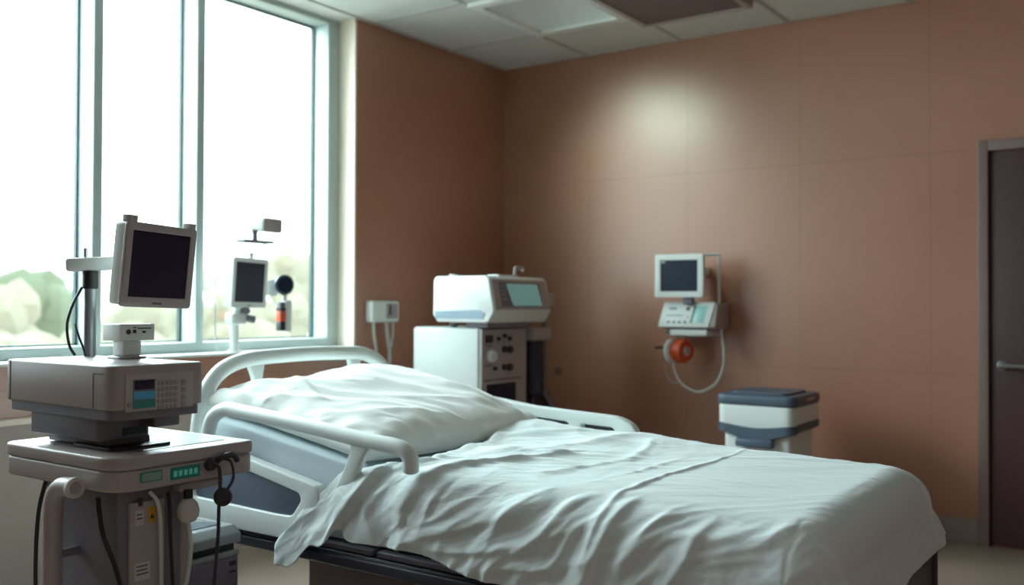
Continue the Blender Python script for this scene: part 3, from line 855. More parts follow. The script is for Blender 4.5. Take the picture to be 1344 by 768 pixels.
f = MB(); f.box((-2.276, 1.47, .915), (-2.273, 1.54, .935)).build('slot', M_black, sb)
f = MB(); f.prism(rpoly([(-2.44, 1.42), (-2.235, 1.42), (-2.235, 1.60), (-2.44, 1.60)], .03), 'z', .8825, .889); f.build('rubber_foot', M_black, unit)
f = MB(); f.box((-2.30, 1.52, .935), (-2.21, 1.60, .966), .006); f.build('neck_block', M_greyd, unit)
UX = -2.168
pnl = xface(MB(), UX, 1.408, 1.608, .988, 1.082, .0015, .0006).build('control_panel', mat('panel_face', '#b0a7a3', .45), unit)
o = xface(MB(), UX + .0015, 1.428, 1.492, .994, 1.068, .001, 0).build('display_bezel', M_greyd, pnl)
xface(MB(), UX + .0025, 1.432, 1.488, 1.043, 1.066, .0012, 0).build('display', M_screen, o)
xface(MB(), UX + .0025, 1.430, 1.490, 1.018, 1.038, .0012, 0).build('blue_display', M_blue, o)
xface(MB(), UX + .0025, 1.430, 1.490, .996, 1.015, .0012, 0).build('status_strip', M_tealdk, o)
kk = MB()
for c_ in range(5):
    for r_ in range(5):
        y = 1.499 + c_ * .0125; z = 1.060 - r_ * .0155
        xface(kk, UX + .0015, y, y + .0095, z - .010, z + .001, .0018, .0006)
for r_ in range(4):
    z = 1.060 - r_ * .0195
    xface(kk, UX + .0015, 1.570, 1.584, z - .014, z + .001, .0018, .0006)
kk.build('keypad', M_button, pnl)
kn = MB(); kn.cyl((UX + .001, 1.418, 1.006), (UX + .007, 1.418, 1.006), .006); kn.build('knob', M_button, pnl)
sm = MB(); sm.box((-2.6895, 1.3772, 1.0), (-2.670, 1.3785, 1.1)).build('seam', M_greyd, unit) if False else None
f = MB(); f.box((-2.6685, 1.3768, .995), (-2.6665, 1.3785, 1.102)); f.build('panel_gap', M_dark, unit)
MB().box((-2.26, 1.3768, 1.082), (-2.215, 1.3785, 1.084)).box((-2.262, 1.3768, .995), (-2.260, 1.3785, 1.084)).build('panel_gap', M_dark, unit)

# sensor block on the console
blk = thing('sensor_block', 'small grey box with tiny ports on a short stem on top of the console', 'medical device', (-2.46, 1.6, 1.106))
f = MB(); f.box((-2.505, 1.553, 1.157), (-2.418, 1.662, 1.204), .003); f.build('box_housing', M_white, blk)
f = MB(); f.box((-2.492, 1.575, 1.112), (-2.435, 1.632, 1.157), .006); f.build('stem', M_white, blk)
f = MB(); f.prism(rpoly([(-2.505, 1.56), (-2.42, 1.56), (-2.42, 1.645), (-2.505, 1.645)], .02), 'z', 1.106, 1.1125, .001); f.build('foot_plate', M_metal, blk)
f = MB(); f.cyl((-2.4185, 1.578, 1.182), (-2.4165, 1.578, 1.182), .007); f.build('port', M_dark, blk)
f = MB(); f.box((-2.4185, 1.592, 1.178), (-2.4165, 1.602, 1.188)).box((-2.4185, 1.607, 1.190), (-2.4168, 1.650, 1.193)).box((-2.4185, 1.622, 1.178), (-2.4165, 1.632, 1.184)).box((-2.4185, 1.592, 1.192), (-2.4168, 1.603, 1.195)); f.build('port_labels', M_dark, blk)

# pole-mounted monitor
def frame_matrix(origin, yaw, tilt=0, roll=0):
    # local: +x = screen normal, y = width, z = up
    return Matrix.Translation(origin) @ Matrix.Rotation(yaw, 4, 'Z') @ Matrix.Rotation(tilt, 4, 'Y') @ Matrix.Rotation(roll, 4, 'X')
def monitor(th, M, w, h, dep, bez, m_back, m_bez, m_scr, logo=True, lug=False, chin=0):
    f = MB(); f.prism(rpoly([(-w / 2 + .004, -h / 2 + .004), (w / 2 - .004, -h / 2 + .004), (w / 2 - .004, h / 2 - .004), (-w / 2 + .004, h / 2 - .004)], .014), 'x', -dep, -.012, .006, M=M)
    f.build('back_shell', m_back, th)
    sc = (-w / 2 + bez, -h / 2 + bez + chin, w / 2 - bez, h / 2 - bez)
    f = MB(); f.prism(rpoly([(-w / 2, -h / 2), (w / 2, -h / 2), (w / 2, h / 2), (-w / 2, h / 2)], .014), 'x', -.014, 0, .003, M=M, holes=[[(sc[0], sc[1]), (sc[0], sc[3]), (sc[2], sc[3]), (sc[2], sc[1])]])
    f.build('bezel', m_bez, th)
    f = MB(); f.box((-.012, sc[0] - .002, sc[1] - .002), (-.003, sc[2] + .002, sc[3] + .002), M=M)
    s_ = f.build('screen', m_scr, th)
    if logo:
        f = MB()
        for q in range(5): f.box((0, -.020 + q * .0075, -h / 2 + .010), (.0008, -.0145 + q * .0075, -h / 2 + .0155), M=M)
        f.build('logo_mark', M_print, th)
    if lug:
        MB().box((-.03, -w / 2 + .005, h / 2 - .004), (0, -w / 2 + .035, h / 2 + .018), .002, M=M).build('top_lug', m_bez, th)
        f = MB().box((-.03, w / 2 - .032, h / 2 - .004), (0, w / 2 - .008, h / 2 + .016), .002, M=M)
        f.build('top_lug', m_bez, th)
mon = thing('monitor', 'large square monitor with dark screen on a pole arm above the cart console', 'monitor', (-2.646, 1.6, 1.106))
mc = (-2.489, 1.729, 1.372)
Mm = frame_matrix(mc, R(10), R(5), R(-1.5))
monitor(mon, Mm, .274, .247, .056, .024, M_white, M_greyw, M_screen, lug=True, chin=.006)
f = MB(); f.cyl((-2.646, 1.6, 1.106), (-2.646, 1.6, 1.36), .0175, n=20); pl = f.build('pole', M_pole, mon)
f = MB(); f.cyl((-2.646, 1.6, 1.305), (-2.646, 1.6, 1.358), .022, n=20, bev=.003); f.build('collar', M_black, pl)
f = MB(); f.box((-.07, -.022, -.020), (.105, .022, .020), .010, M=Matrix.Translation((-2.642, 1.602, 1.378)) @ Matrix.Rotation(R(50), 4, 'Z') @ Matrix.Rotation(R(-3), 4, 'Y'))
f.build('arm', M_white, mon)
MB().cyl((-2.575, 1.69, 1.402), (-2.545, 1.70, 1.402), .007).build('arm_bolt', M_black, mon)
f = MB(); f.cyl((-2.575, 1.69, 1.350), (-2.545, 1.70, 1.350), .010); f.build('arm_bolt', M_black, mon)
f = MB(); f.cyl((-2.655, 1.59, 1.395), (-2.655, 1.59, 1.425), .006); f.build('arm_knob', M_metal, mon)
cb = MB(); cb.tube([(-2.652, 1.578, 1.31), (-2.668, 1.560, 1.26), (-2.685, 1.552, 1.20), (-2.68, 1.556, 1.14), (-2.672, 1.57, 1.108)], .0042, n=8)
tag(cb.build('cable', M_black), 'black cable bowing out from the monitor pole down to the console', 'cable')
cb = MB(); cb.tube([(-2.665, 1.565, 1.20), (-2.645, 1.565, 1.165), (-2.632, 1.572, 1.13), (-2.63, 1.578, 1.107)], .0032, n=8)
tag(cb.build('cable', M_black), 'thin black cable crossing in front of the monitor pole foot', 'cable')

# cables around the cart
cb = MB(); cb.tube([(-2.49, 1.385, .79), (-2.50, 1.37, .70), (-2.503, 1.365, .55), (-2.50, 1.37, .40), (-2.47, 1.36, .22), (-2.40, 1.33, .127)], .0055, n=8)
tag(cb.build('cable', M_black), 'black cable hanging down the left side of the cart behind the tubular grip', 'cable')
cb = MB(); cb.tube([(-2.225, 1.372, .775), (-2.220, 1.372, .74), (-2.205, 1.375, .68), (-2.165, 1.385, .60), (-2.135, 1.39, .50), (-2.13, 1.40, .30), (-2.12, 1.40, .1), (-2.05, 1.42, .01), (-2.0, 1.5, .008)], .006, n=8)
tag(cb.build('cable', M_black), 'black cable curving across the front of the cart column', 'cable')
cb = MB(); cb.tube([(-2.148, 1.520, .775), (-2.145, 1.522, .73), (-2.142, 1.526, .62), (-2.14, 1.532, .5), (-2.13, 1.535, .3), (-2.09, 1.54, .05), (-2.02, 1.55, .008)], .005, n=8)
tag(cb.build('cable', M_black), 'black cable falling straight beside the cart support post', 'cable')
pg = thing('power_plug', 'round white plug hanging under the cart with a white lead', 'plug', (-2.14, 1.585, .70))
f = MB(); f.lathe([(.008, -.002), (.018, 0), (.027, .012), (.029, .03), (.024, .048), (.014, .058), (.010, .06)], (-2.14, 1.575, .690)); f.build('plug_body', M_paper, pg)
f = MB(); f.cyl((-2.14, 1.575, .750), (-2.14, 1.575, .772), .012, bev=.002); f.build('plug_socket', M_black, pg)
f = MB(); f.tube([(-2.14, 1.575, .692), (-2.135, 1.58, .62), (-2.145, 1.575, .53), (-2.165, 1.56, .45), (-2.15, 1.56, .25), (-2.08, 1.58, .02), (-2.0, 1.62, .008)], .006, n=8); f.build('lead', M_cable, pg)
cb = MB(); cb.tube([(-2.17, 1.48, .778), (-2.160, 1.495, .755), (-2.16, 1.505, .71), (-2.164, 1.512, .60), (-2.166, 1.515, .45), (-2.166, 1.515, .125)], .005, n=8)
tag(cb.build('cable', M_cable), 'white cable running from the cart collar down its column', 'cable')
ss = thing('sensor_puck', 'black disc sensor hanging on looped black cables from the cart front', 'sensor', (-2.10, 1.66, .72))
f = MB(); f.lathe([(.004, -.011), (.020, -.010), (.0245, -.004), (.0245, .004), (.020, .010), (.004, .011)], (-2.088, 1.645, .748), (1, -.5, .15)); pk = f.build('puck', M_dark, ss)
f = MB(); f.lathe([(.020, .0), (.0235, .002), (.0225, .004)], (-2.0985, 1.651, .7465), (-1, .5, -.15)); f.build('puck_ring', M_metal, pk)
f = MB(); f.tube([(-2.12, 1.632, .835), (-2.098, 1.638, .828), (-2.094, 1.640, .80), (-2.096, 1.642, .76), (-2.104, 1.645, .72), (-2.10, 1.640, .64), (-2.105, 1.635, .55), (-2.11, 1.63, .40), (-2.1, 1.63, .15), (-2.03, 1.64, .01)], .0048, n=8); f.build('sensor_cable', M_dark, ss)
f = MB(); f.tube([(-2.12, 1.668, .845), (-2.10, 1.678, .838), (-2.094, 1.684, .81), (-2.093, 1.680, .785), (-2.094, 1.664, .764)], .0042, n=8); f.build('sensor_loop', M_dark, ss)
f = MB(); f.lathe([(.006, 0), (.014, .002), (.017, .010), (.014, .022), (.006, .026)], (-2.133, 1.630, .832), (1, 0, 0)); f.build('connector', M_dark, ss)
f = MB(); f.tube([(-2.130, 1.650, .832), (-2.114, 1.660, .848), (-2.110, 1.680, .853), (-2.112, 1.702, .848), (-2.118, 1.716, .834)], .0085, n=10); f.build('clip', M_dark, ss)

# ------------------------------------------------------------------ grey printer-like unit on the floor between cart and bed
pr = thing('floor_unit', 'low grey office-style machine with paper slot on the floor between cart and bed', 'machine', (-2.68, 1.88, 0))
px = -2.475
f = MB(); f.box((-2.86, 1.735, .03), (px, 2.015, .475), .010); f.build('case', M_greyd, pr)
f = MB(); f.box((-2.83, 1.76, 0.0), (px - .04, 1.99, .031), .004); f.build('plinth', M_black, pr)
f = MB(); f.prism(rpoly([(-2.865, .50), (px + .004, .50), (px + .004, .530), (px - .03, .552), (-2.865, .552)], .006), 'y', 1.73, 2.02, .004); lid = f.build('top_cover', M_clearp, pr)
f = MB(); f.box((-2.82, 1.76, .5515), (px - .06, 1.99, .5545), .001); f.build('cover_window', mat('cover_glass', '#6f777c', .12), lid)
f = MB(); f.box((-2.85, 1.745, .473), (px - .012, 2.005, .501), .002); f.build('slot', M_black, pr)
f = MB(); f.box((px - .02, 1.74, .462), (px + .006, 2.01, .478), .003); f.build('slot_lip', M_clearp, pr)
for z0, z1 in ((.345, .455), (.235, .337), (.06, .227)):
    f = MB(); f.box((px - .004, 1.742, z0), (px + .005, 2.008, z1), .004); f.build('tray_front', M_greyd, pr)
for k in range(4):
    MB().box((px + .005, 1.752, .44 - k * .010), (px + .0062, 1.795, .4432 - k * .010)).build('vent_line', M_print, pr)
MB().box((px + .005, 1.972, .432), (px + .0062, 1.998, .446)).build('badge', M_print, pr)
MB().box((px + .005, 1.972, .41), (px + .0062, 1.998, .416)).build('badge', M_print, pr)

# ------------------------------------------------------------------ window monitor and instruments on the sill
wm = thing('monitor', 'small square monitor with dark screen on a white pole in front of the window', 'monitor', (-4.04, 3.23, 1.014))
Mw = frame_matrix((-4.0, 3.318, 1.373), R(10), R(3), R(-1))
monitor(wm, Mw, .272, .262, .055, .024, M_white, M_white, M_screen, chin=.006)
f = MB(); f.cyl((-4.04, 3.25, 1.0145), (-4.04, 3.25, 1.20), .021).cyl((-4.04, 3.25, 1.0145), (-4.04, 3.25, 1.022), .04); f.build('pole', M_white, wm)
f = MB(); f.box((-4.07, 3.205, 1.155), (-4.0, 3.30, 1.215), .014).cyl((-4.04, 3.25, 1.2), (-4.03, 3.27, 1.27), .02); f.build('clamp', M_white, wm)
f = MB(); f.cyl((-4.02, 3.305, 1.19), (-3.975, 3.325, 1.18), .02, bev=.004); f.cyl((-4.03, 3.29, 1.22), (-4.0, 3.30, 1.235), .022); f.build('clamp_knob', M_greyd, wm)
cam_t = thing('wall_camera', 'white camera-like sensor head perched on a bracket above the small window monitor', 'camera', (-4.02, 3.34, 1.52))
Mcam = Matrix.Translation((-3.965, 3.435, 1.682)) @ Matrix.Rotation(R(6), 4, 'Z') @ Matrix.Rotation(R(4), 4, 'Y')
def tap(bm):
    for v in bm.verts:
        if v.co.x < -.06: v.co.y = v.co.y * .5 - .035; v.co.z = v.co.z * .6 + .004
f = MB(); f.box((-.20, -.072, -.040), (0, .072, .040), .014, M=Mcam, taper=tap)
ch = f.build('camera_body', M_white, cam_t)
f = MB(); f.prism(rpoly([(-.070, -.038), (.070, -.038), (.070, .038), (-.070, .038)], .018), 'x', -.004, .003, .002, M=Mcam); f.build('camera_face', M_greyw, ch)
f = MB(); f.cyl((-4.03, 3.37, 1.60), (-4.03, 3.37, 1.65), .014).cyl((-4.03, 3.37, 1.645), (-4.03, 3.37, 1.655), .02); f.box((-4.065, 3.27, 1.586), (-3.99, 3.47, 1.602), .004); f.build('bracket_plate', M_greyd, cam_t)
f = MB(); f.tube([(-4.03, 3.43, 1.588), (-4.03, 3.44, 1.565), (-4.03, 3.40, 1.545), (-4.03, 3.36, 1.53), (-4.03, 3.345, 1.502)], .005, n=8).cyl((-4.03, 3.345, 1.497), (-4.03, 3.345, 1.535), .013); f.build('stalk', M_cable, cam_t)
cb = MB(); cb.tube([(-4.15, 3.36, 1.672), (-4.13, 3.27, 1.64), (-4.11, 3.20, 1.56), (-4.10, 3.18, 1.45), (-4.09, 3.165, 1.25), (-4.08, 3.16, 1.10), (-4.07, 3.165, 1.018)], .0045, n=8)
tag(cb.build('cable', M_cable), 'thin white cable looping from the camera head down behind the small window monitor', 'cable')
gg = thing('gauge_instrument', 'round dark gauge over a grey handle with an orange band hanging before the window', 'gauge', (-4.05, 3.55, 1.1))
f = MB(); f.lathe([(.01, -.012), (.052, -.012), (.056, -.004), (.056, .006), (.047, .010)], (-4.0, 3.548, 1.368), (1, -.25, 0)); f.build('gauge_case', M_slate, gg)
f = MB(); f.lathe([(.0, 0), (.044, 0), (.043, .004), (.0, .005)], (-3.99, 3.5455, 1.368), (1, -.25, 0)); f.build('dial', M_screenb, gg)
f = MB(); f.box((-4.03, 3.552, 1.11), (-3.985, 3.592, 1.285), .008).cyl((-4.01, 3.56, 1.28), (-4.01, 3.56, 1.32), .012).lathe([(.008, 0), (.04, .002), (.045, .012), (.01, .02)], (-4.055, 3.51, 1.35), (1, -.25, 0)); f.build('handle', M_white, gg)
f = MB(); f.box((-4.02, 3.512, 1.225), (-3.985, 3.545, 1.275), .004); bt = f.build('battery_tip', M_greyd, gg)
f = MB(); f.box((-4.022, 3.510, 1.168), (-3.983, 3.547, 1.2245), .003); f.build('orange_band', M_orange, gg)
MB().box((-4.022, 3.510, 1.118), (-3.983, 3.547, 1.1675), .004).build('black_grip', M_black, gg)
MB().box((-4.022, 3.510, 1.225), (-3.983, 3.547, 1.243), .003).build('black_ring', M_black, gg)
f = MB(); f.tube([(-4.04, 3.545, 1.34), (-4.07, 3.45, 1.34), (-4.06, 3.34, 1.34), (-4.05, 3.26, 1.22)], .009, n=8).tube([(-4.01, 3.54, 1.25), (-4.01, 3.565, 1.25)], .006, smooth=0); f.build('support_arm', M_white, gg)

# wall outlet box on the window-side wall
ob = thing('wall_outlet_box', 'white gas outlet box with two hanging leads on the brown wall beside the window', 'outlet', (-3.96, 4.3, 1.14))
f = MB(); f.box((-3.991, 4.165, 1.155), (-3.925, 4.405, 1.285), .014); bx = f.build('outlet_box', M_white, ob)
f = MB(); f.box((-3.926, 4.285, 1.178), (-3.921, 4.385, 1.268), .004); f.build('outlet_plate', M_greyw, bx)
f = MB(); f.box((-3.922, 4.305, 1.20), (-3.918, 4.322, 1.262), .001).box((-3.922, 4.342, 1.225), (-3.918, 4.346, 1.23)); f.build('outlet_slot', M_dark, bx)
f = MB(); f.tube([(-3.94, 4.19, 1.16), (-3.94, 4.195, 1.08), (-3.945, 4.22, .98), (-3.945, 4.235, .86), (-3.95, 4.24, .6)], .009, n=10)
f.tube([(-3.93, 4.29, 1.16), (-3.93, 4.30, 1.07), (-3.935, 4.325, .98), (-3.94, 4.325, .80), (-3.94, 4.3, .6)], .011, n=10)
f.tube([(-3.93, 4.35, 1.16), (-3.93, 4.35, 1.08), (-3.935, 4.33, 1.0)], .006, n=8)
f.lathe([(.008, -.02), (.018, -.012), (.018, .012), (.008, .02)], (-3.935, 4.325, 1.02)); f.build('lead', M_cable, ob)

# ------------------------------------------------------------------ corner cabinet with ventilator
cab = thing('anaesthesia_cabinet', 'tall white equipment cabinet with knobs and dark display on its side in the corner', 'cabinet', (-3.43, 4.48, 0))
f = MB(); f.box((-3.685, 4.25, .06), (-3.20, 4.705, 1.133), .018); f.build('cabinet_body', mat('cabinet_enamel', '#c3cac7', .45, var=.02), cab)
f = MB(); f.box((-3.20, 4.256, .07), (-3.182, 4.699, 1.128), .008); fp_ = f.build('front_panel', M_greyw, cab)
KX = -3.183
def kb(y, z, r, m, nm='knob', d_=.018):
    f = MB(); f.lathe([(r * .4, 0), (r, 0), (r, d_ * .6), (r * .85, d_), (.001, d_)], (KX, y, z), (1, 0, 0), n=20); return f.build(nm, m, fp_)
xface(MB(), KX, 4.285, 4.360, 1.048, 1.092).build('small_display', M_dark, fp_)
kb(4.335, .975, .034, M_white, 'dial', .03)
for y, z, r in ((4.405, 1.07, .011), (4.465, 1.085, .012), (4.515, 1.068, .013), (4.465, 1.008, .020), (4.52, 1.005, .022), (4.465, .905, .018), (4.52, .903, .021), (4.372, .903, .012)): kb(y, z, r, M_dark)
for (y0, y1, z) in ((4.29, 4.35, 1.03), (4.28, 4.35, .918), (4.40, 4.412, 1.045), (4.455, 4.475, 1.045)): xface(MB(), KX, y0, y1, z, z + .006, .0015, 0).build('panel_print', M_print, fp_)
f = MB(); xface(f, KX, 4.27, 4.64, .835, .842, .002, 0); f.build('panel_seam', M_dark, fp_)
o = xface(MB(), KX, 4.30, 4.585, .60, .815, .003).build('lower_display', M_screenb, fp_)
xface(MB(), KX + .003, 4.305, 4.385, .62, .808, .001, 0).build('display_side', M_screen, o)
for (x, y) in ((-3.64, 4.30), (-3.25, 4.30), (-3.64, 4.65), (-3.25, 4.65)):
    MB().cyl((x, y - .012, .032), (x, y + .012, .032), .032, bev=.004).box((x - .012, y - .016, .03), (x + .012, y + .016, .062)).build('caster', M_black, cab)
vu = thing('ventilator', 'white ventilator with slanted front screen standing on top of the corner cabinet', 'medical device', (-3.3, 4.5, 1.134))
prof = [(-3.505, 1.405), (-3.485, 1.425), (-3.135, 1.425), (-3.110, 1.405), (-3.077, 1.235), (-3.077, 1.225), (-3.112, 1.170), (-3.13, 1.162), (-3.475, 1.165), (-3.508, 1.205)]
f = MB(); f.prism(rpoly(prof, .008), 'y', 4.22, 4.80, .010); f.build('housing', M_white, vu)
f = MB(); f.prism([(-3.488, 1.185), (-3.15, 1.185), (-3.135, 1.215), (-3.17, 1.235), (-3.492, 1.228)], 'y', 4.2165, 4.2205); f.build('side_vent', mat('blue_grey_vent', '#7f95a3', .5), vu)
# front plate follows the slanted face
dv = Vector((.033, 0, -.170)).normalized(); nv = Vector((dv.z * -1, 0, dv.x))
Mf = Matrix.Translation((-3.0935, 4.51, 1.32)) @ Matrix.Rotation(-math.atan2(.033, .170), 4, 'Y')
f = MB(); f.prism(rpoly([(-.27, -.085), (.275, -.085), (.265, .088), (-.265, .088)], .012), 'x', -.004, .006, .003, M=Mf); fpl = f.build('front_plate', M_greyw, vu)
f = MB(); f.box((.005, -.215, -.070), (.0075, .195, .070), .002, M=Mf); f.build('screen_recess', M_greyd, fpl)
f = MB(); f.prism(rpoly([(-.105, -.065), (.19, -.065), (.165, .062), (-.145, .062)], .006), 'x', .007, .0092, M=Mf); f.build('screen', M_teal, fpl)
f = MB()
for k in range(4): f.box((.007, -.20, .045 - k * .025), (.0095, -.165, .052 - k * .025), M=Mf)
f.build('buttons', M_button, fpl)
f = MB(); f.cyl((-3.42, 4.30, 1.42), (-3.42, 4.30, 1.437), .025, bev=.003).box((-3.22, 4.35, 1.42), (-3.14, 4.55, 1.434), .004); f.build('top_cap', M_white, vu)
f = MB(); f.tube([(-3.2, 4.60, 1.42), (-3.2, 4.60, 1.475), (-3.2, 4.615, 1.482), (-3.2, 4.68, 1.482), (-3.2, 4.685, 1.462)], .009, n=8, smooth=3); f.build('hose_hook', M_greyw, vu)
f = MB()
for (x, y) in ((-3.42, 4.30), (-3.24, 4.30), (-3.42, 4.65), (-3.24, 4.65)): f.cyl((x, y, 1.134), (x, y, 1.168), .022)
f.box((-3.30, 4.26, 1.134), (-3.15, 4.70, 1.164), .004)
f.build('feet', M_greyd, vu)

# side stand behind the cabinet
sd = thing('equipment_stand', 'dim beige equipment stand with dark canister right of the corner cabinet', 'stand', (-3.24, 4.9, 0))
f = MB(); f.box((-3.36, 4.73, 1.05), (-3.15, 4.93, 1.125), .012); f.build('shelf', M_greyw, sd)
f = MB(); f.cyl((-3.25, 4.86, .72), (-3.25, 4.86, 1.05), .075, bev=.012); f.build('canister', mat('dark_canister', '#241f33', .3), sd)
f = MB(); f.cyl((-3.25, 4.99, .06), (-3.25, 4.99, 1.32), .016); f.build('pole', M_greyd, sd)
f = MB(); f.box((-3.30, 4.92, 1.255), (-3.19, 5.02, 1.335), .008); f.build('clamp_box', M_greyw, sd)
f = MB(); f.tube([(-3.2, 4.9, .74), (-3.16, 4.93, .66), (-3.18, 4.97, .60), (-3.24, 4.99, .5)], .014, n=8); f.build('hose', M_greyd, sd)
f = MB(); f.box((-3.45, 4.80, .03), (-3.05, 5.18, .06), .01); f.build('stand_base', M_dark, sd)
MB().box((-3.30, 4.80, .60), (-3.2, 4.99, .72), .01).build('canister_bracket', M_dark, sd)
f = MB(); f.lathe([(.001, .012), (.026, .010), (.03, 0)], (-3.524, YB, .809), (0, -1, 0)); tag(f.build('wall_button', M_doorf), 'small round fitting on the back wall beside the corner equipment', 'wall fitting')

# ------------------------------------------------------------------ wall-mounted monitor, pump, gauge
wm = thing('monitor', 'white framed monitor with dark screen mounted on the back wall', 'monitor', (-2.45, 5.5, 1.33))
Mk = frame_matrix((-2.483, 5.30, 1.443), R(-90) + R(2.5), 0)
monitor(wm, Mk, .312, .262, .045, .036, M_white, M_white, M_screenb, logo=False)
f = MB(); f.box((.0, -.115, .080), (.0009, -.088, .087), M=Matrix.Translation((-2.483, 5.300, 1.443)) @ Matrix.Rotation(R(-87.5), 4, 'Z')); f.build('screen_mark', M_white, wm)
f = MB(); f.box((-2.47, 5.33, 1.27), (-2.41, 5.37, 1.33), .004); f.build('neck', M_greyd, wm)
f = MB(); f.tube([(-2.40, 5.36, 1.566), (-2.32, 5.42, 1.572), (-2.292, 5.44, 1.572), (-2.285, 5.445, 1.562), (-2.285, 5.445, 1.50), (-2.285, 5.445, 1.12)], .0095, n=10, smooth=3).box((-2.49, 5.34, 1.45), (-2.40, YB, 1.50), .004)
f.build('wall_arm', M_white, wm)
pu = thing('infusion_pump', 'small white control pump with slanted keypad face under the wall monitor', 'medical device', (-2.45, 5.45, 1.11))
# slanted wedge body: front face leans back towards the top
f = MB(); f.prism([(5.330, 1.135), (5.375, 1.278), (5.55, 1.278), (5.55, 1.12), (5.36, 1.12)], 'x', -2.612, -2.262, .006); f.build('pump_body', M_greyw, pu)
ang = math.atan2(.045, .143)
Mp = Matrix.Translation((-2.445, 5.350, 1.207)) @ Matrix.Rotation(-ang, 4, 'X')
def pf(name, m, x0, x1, z0, z1, t, par, sh=0):
    f = MB(); f.prism([(x0 - sh, z0), (x1 - sh, z0), (x1 + sh, z1), (x0 + sh, z1)], 'y', -t, .004, .001, M=Mp); return f.build(name, m, par)
face = pf('pump_face', M_white, -.175, .155, -.078, .078, .006, pu, .012)
scr = pf('pump_display', M_teal, .045, .115, -.052, .055, .0085, face, .008)
pf('display_shadow', M_tealdk, .030, .045, -.052, .055, .0085, face, .008)
pf('print', M_lcd, -.125, -.075, .030, .045, .0072, face); pf('print', M_lcd, -.14, -.03, -.010, -.003, .0072, face)
for k in range(4): pf('button', M_greyd, -.128 + k * .036, -.110 + k * .036, -.055, -.043, .009, face)
pf('button', M_black, .0 - .01, .010, .025, .045, .010, face); pf('button', M_button, 0, .01, -.02, -.012, .009, face)
f = MB(); f.box((-2.56, 5.335, 1.080), (-2.315, 5.54, 1.117), .008); f.build('pump_tray', M_white, pu)
f = MB(); f.box((-2.50, 5.50, 1.13), (-2.35, YB, 1.22), .004).box((-2.615, 5.40, 1.088), (-2.56, 5.53, 1.12), .004); f.build('wall_bracket', M_greyd, pu)
su = thing('suction_regulator', 'orange round suction regulator on a white disc hanging below the wall pump', 'regulator', (-2.5, 5.4, .9))
f = MB(); f.lathe([(.02, 0), (.066, .0), (.074, .010), (.074, .060), (.064, .075), (.03, .078)], (-2.535, 5.40, .985), (.93, -.35, 0), n=32); rg = f.build('regulator_drum', M_orange, su)
f = MB(); f.lathe([(.001, .012), (.022, .010), (.028, 0)], (-2.462, 5.3725, .985), (.93, -.35, 0)); f.build('drum_cap', M_greyw, rg)
f = MB(); f.lathe([(.01, 0), (.068, 0), (.076, .008), (.076, .03), (.06, .04), (.01, .042)], (-2.588, 5.42, .985), (.93, -.35, 0)); f.build('backing_disc', M_white, su)
f = MB(); f.box((-2.535, 5.38, 1.05), (-2.485, 5.42, 1.082), .005); f.build('hanger', M_greyw, su)
f = MB(); f.tube([(-2.60, 5.39, 1.0), (-2.64, 5.37, 1.003), (-2.67, 5.36, 1.001)], .007, n=8).cyl((-2.60, 5.39, 1.0), (-2.58, 5.385, 1.0), .013); f.build('nozzle', M_black, su)
cb = MB(); cb.tube([(-2.575, 5.41, .93), (-2.560, 5.41, .86), (-2.52, 5.41, .79), (-2.44, 5.41, .745), (-2.37, 5.41, .745), (-2.29, 5.42, .80), (-2.252, 5.43, .90), (-2.25, 5.43, 1.0), (-2.266, 5.44, 1.10), (-2.27, 5.45, 1.125)], .0075, n=8)
cb.build('tube', M_cable, pu)
cb = MB(); cb.tube([(-2.625, 5.42, .97), (-2.633, 5.42, .90), (-2.615, 5.42, .82), (-2.575, 5.42, .785), (-2.54, 5.42, .79), (-2.525, 5.41, .81)], .0055, n=8)
cb.build('tube', M_greyw, su)

# ------------------------------------------------------------------ bin
bn = thing('waste_bin', 'white waste bin with slate grey lid and band standing by the back wall', 'bin', (-1.83, 4.98, 0))
BX0, BX1, BY0, BY1 = -2.015, -1.600, 4.77, 5.20
f = MB(); f.prism(rpoly([(BX0 + .028, BY0 + .03), (BX1 - .028, BY0 + .03), (BX1 - .028, BY1 - .03), (BX0 + .028, BY1 - .03)], .03), 'z', .02, .62, .006); f.build('bin_body', M_white, bn)
f = MB(); f.box((BX0 + .05, BY0 + .05, 0), (BX1 - .05, BY1 - .05, .021)); f.build('plinth', M_dark, bn)
f = MB(); f.prism(rpoly([(BX0, BY0), (BX1, BY0), (BX1, BY1), (BX0, BY1)], .055, 8), 'z', .625, .745, .012); f.build('upper_shell', M_white, bn)
# sagging band: lower at the middle of the front
f = MB(); bm = f.bm
ring = rpoly([(BX0 - .006, BY0 - .006), (BX1 + .006, BY0 - .006), (BX1 + .006, BY1 + .006), (BX0 - .006, BY1 + .006)], .06, 8)
# resample
pts = []
for i in range(len(ring)):
    a, b_ = Vector(ring[i]), Vector(ring[(i + 1) % len(ring)])
    n_ = max(1, int((b_ - a).length / .02))
    for k in range(n_): pts.append(a.lerp(b_, k / n_))
lo_, hi_, ilo, ihi = [], [], [], []
cx_, cy_ = (BX0 + BX1) / 2, (BY0 + BY1) / 2
for p in pts:
    s_ = .055 * math.exp(-((p.x - cx_) / .16) ** 2) if p.y < BY0 + .05 else 0
    s_ += .04 * (1 if False else 0)
    z1_ = .655 - s_ * .45; z0_ = .620 - s_
    q = Vector((cx_ + (p.x - cx_) * .90, cy_ + (p.y - cy_) * .90))
    lo_.append(bm.verts.new((p.x, p.y, z0_))); hi_.append(bm.verts.new((p.x, p.y, z1_)))
    ilo.append(bm.verts.new((q.x, q.y, z0_ - .012))); ihi.append(bm.verts.new((q.x, q.y, z1_)))
n_ = len(pts)
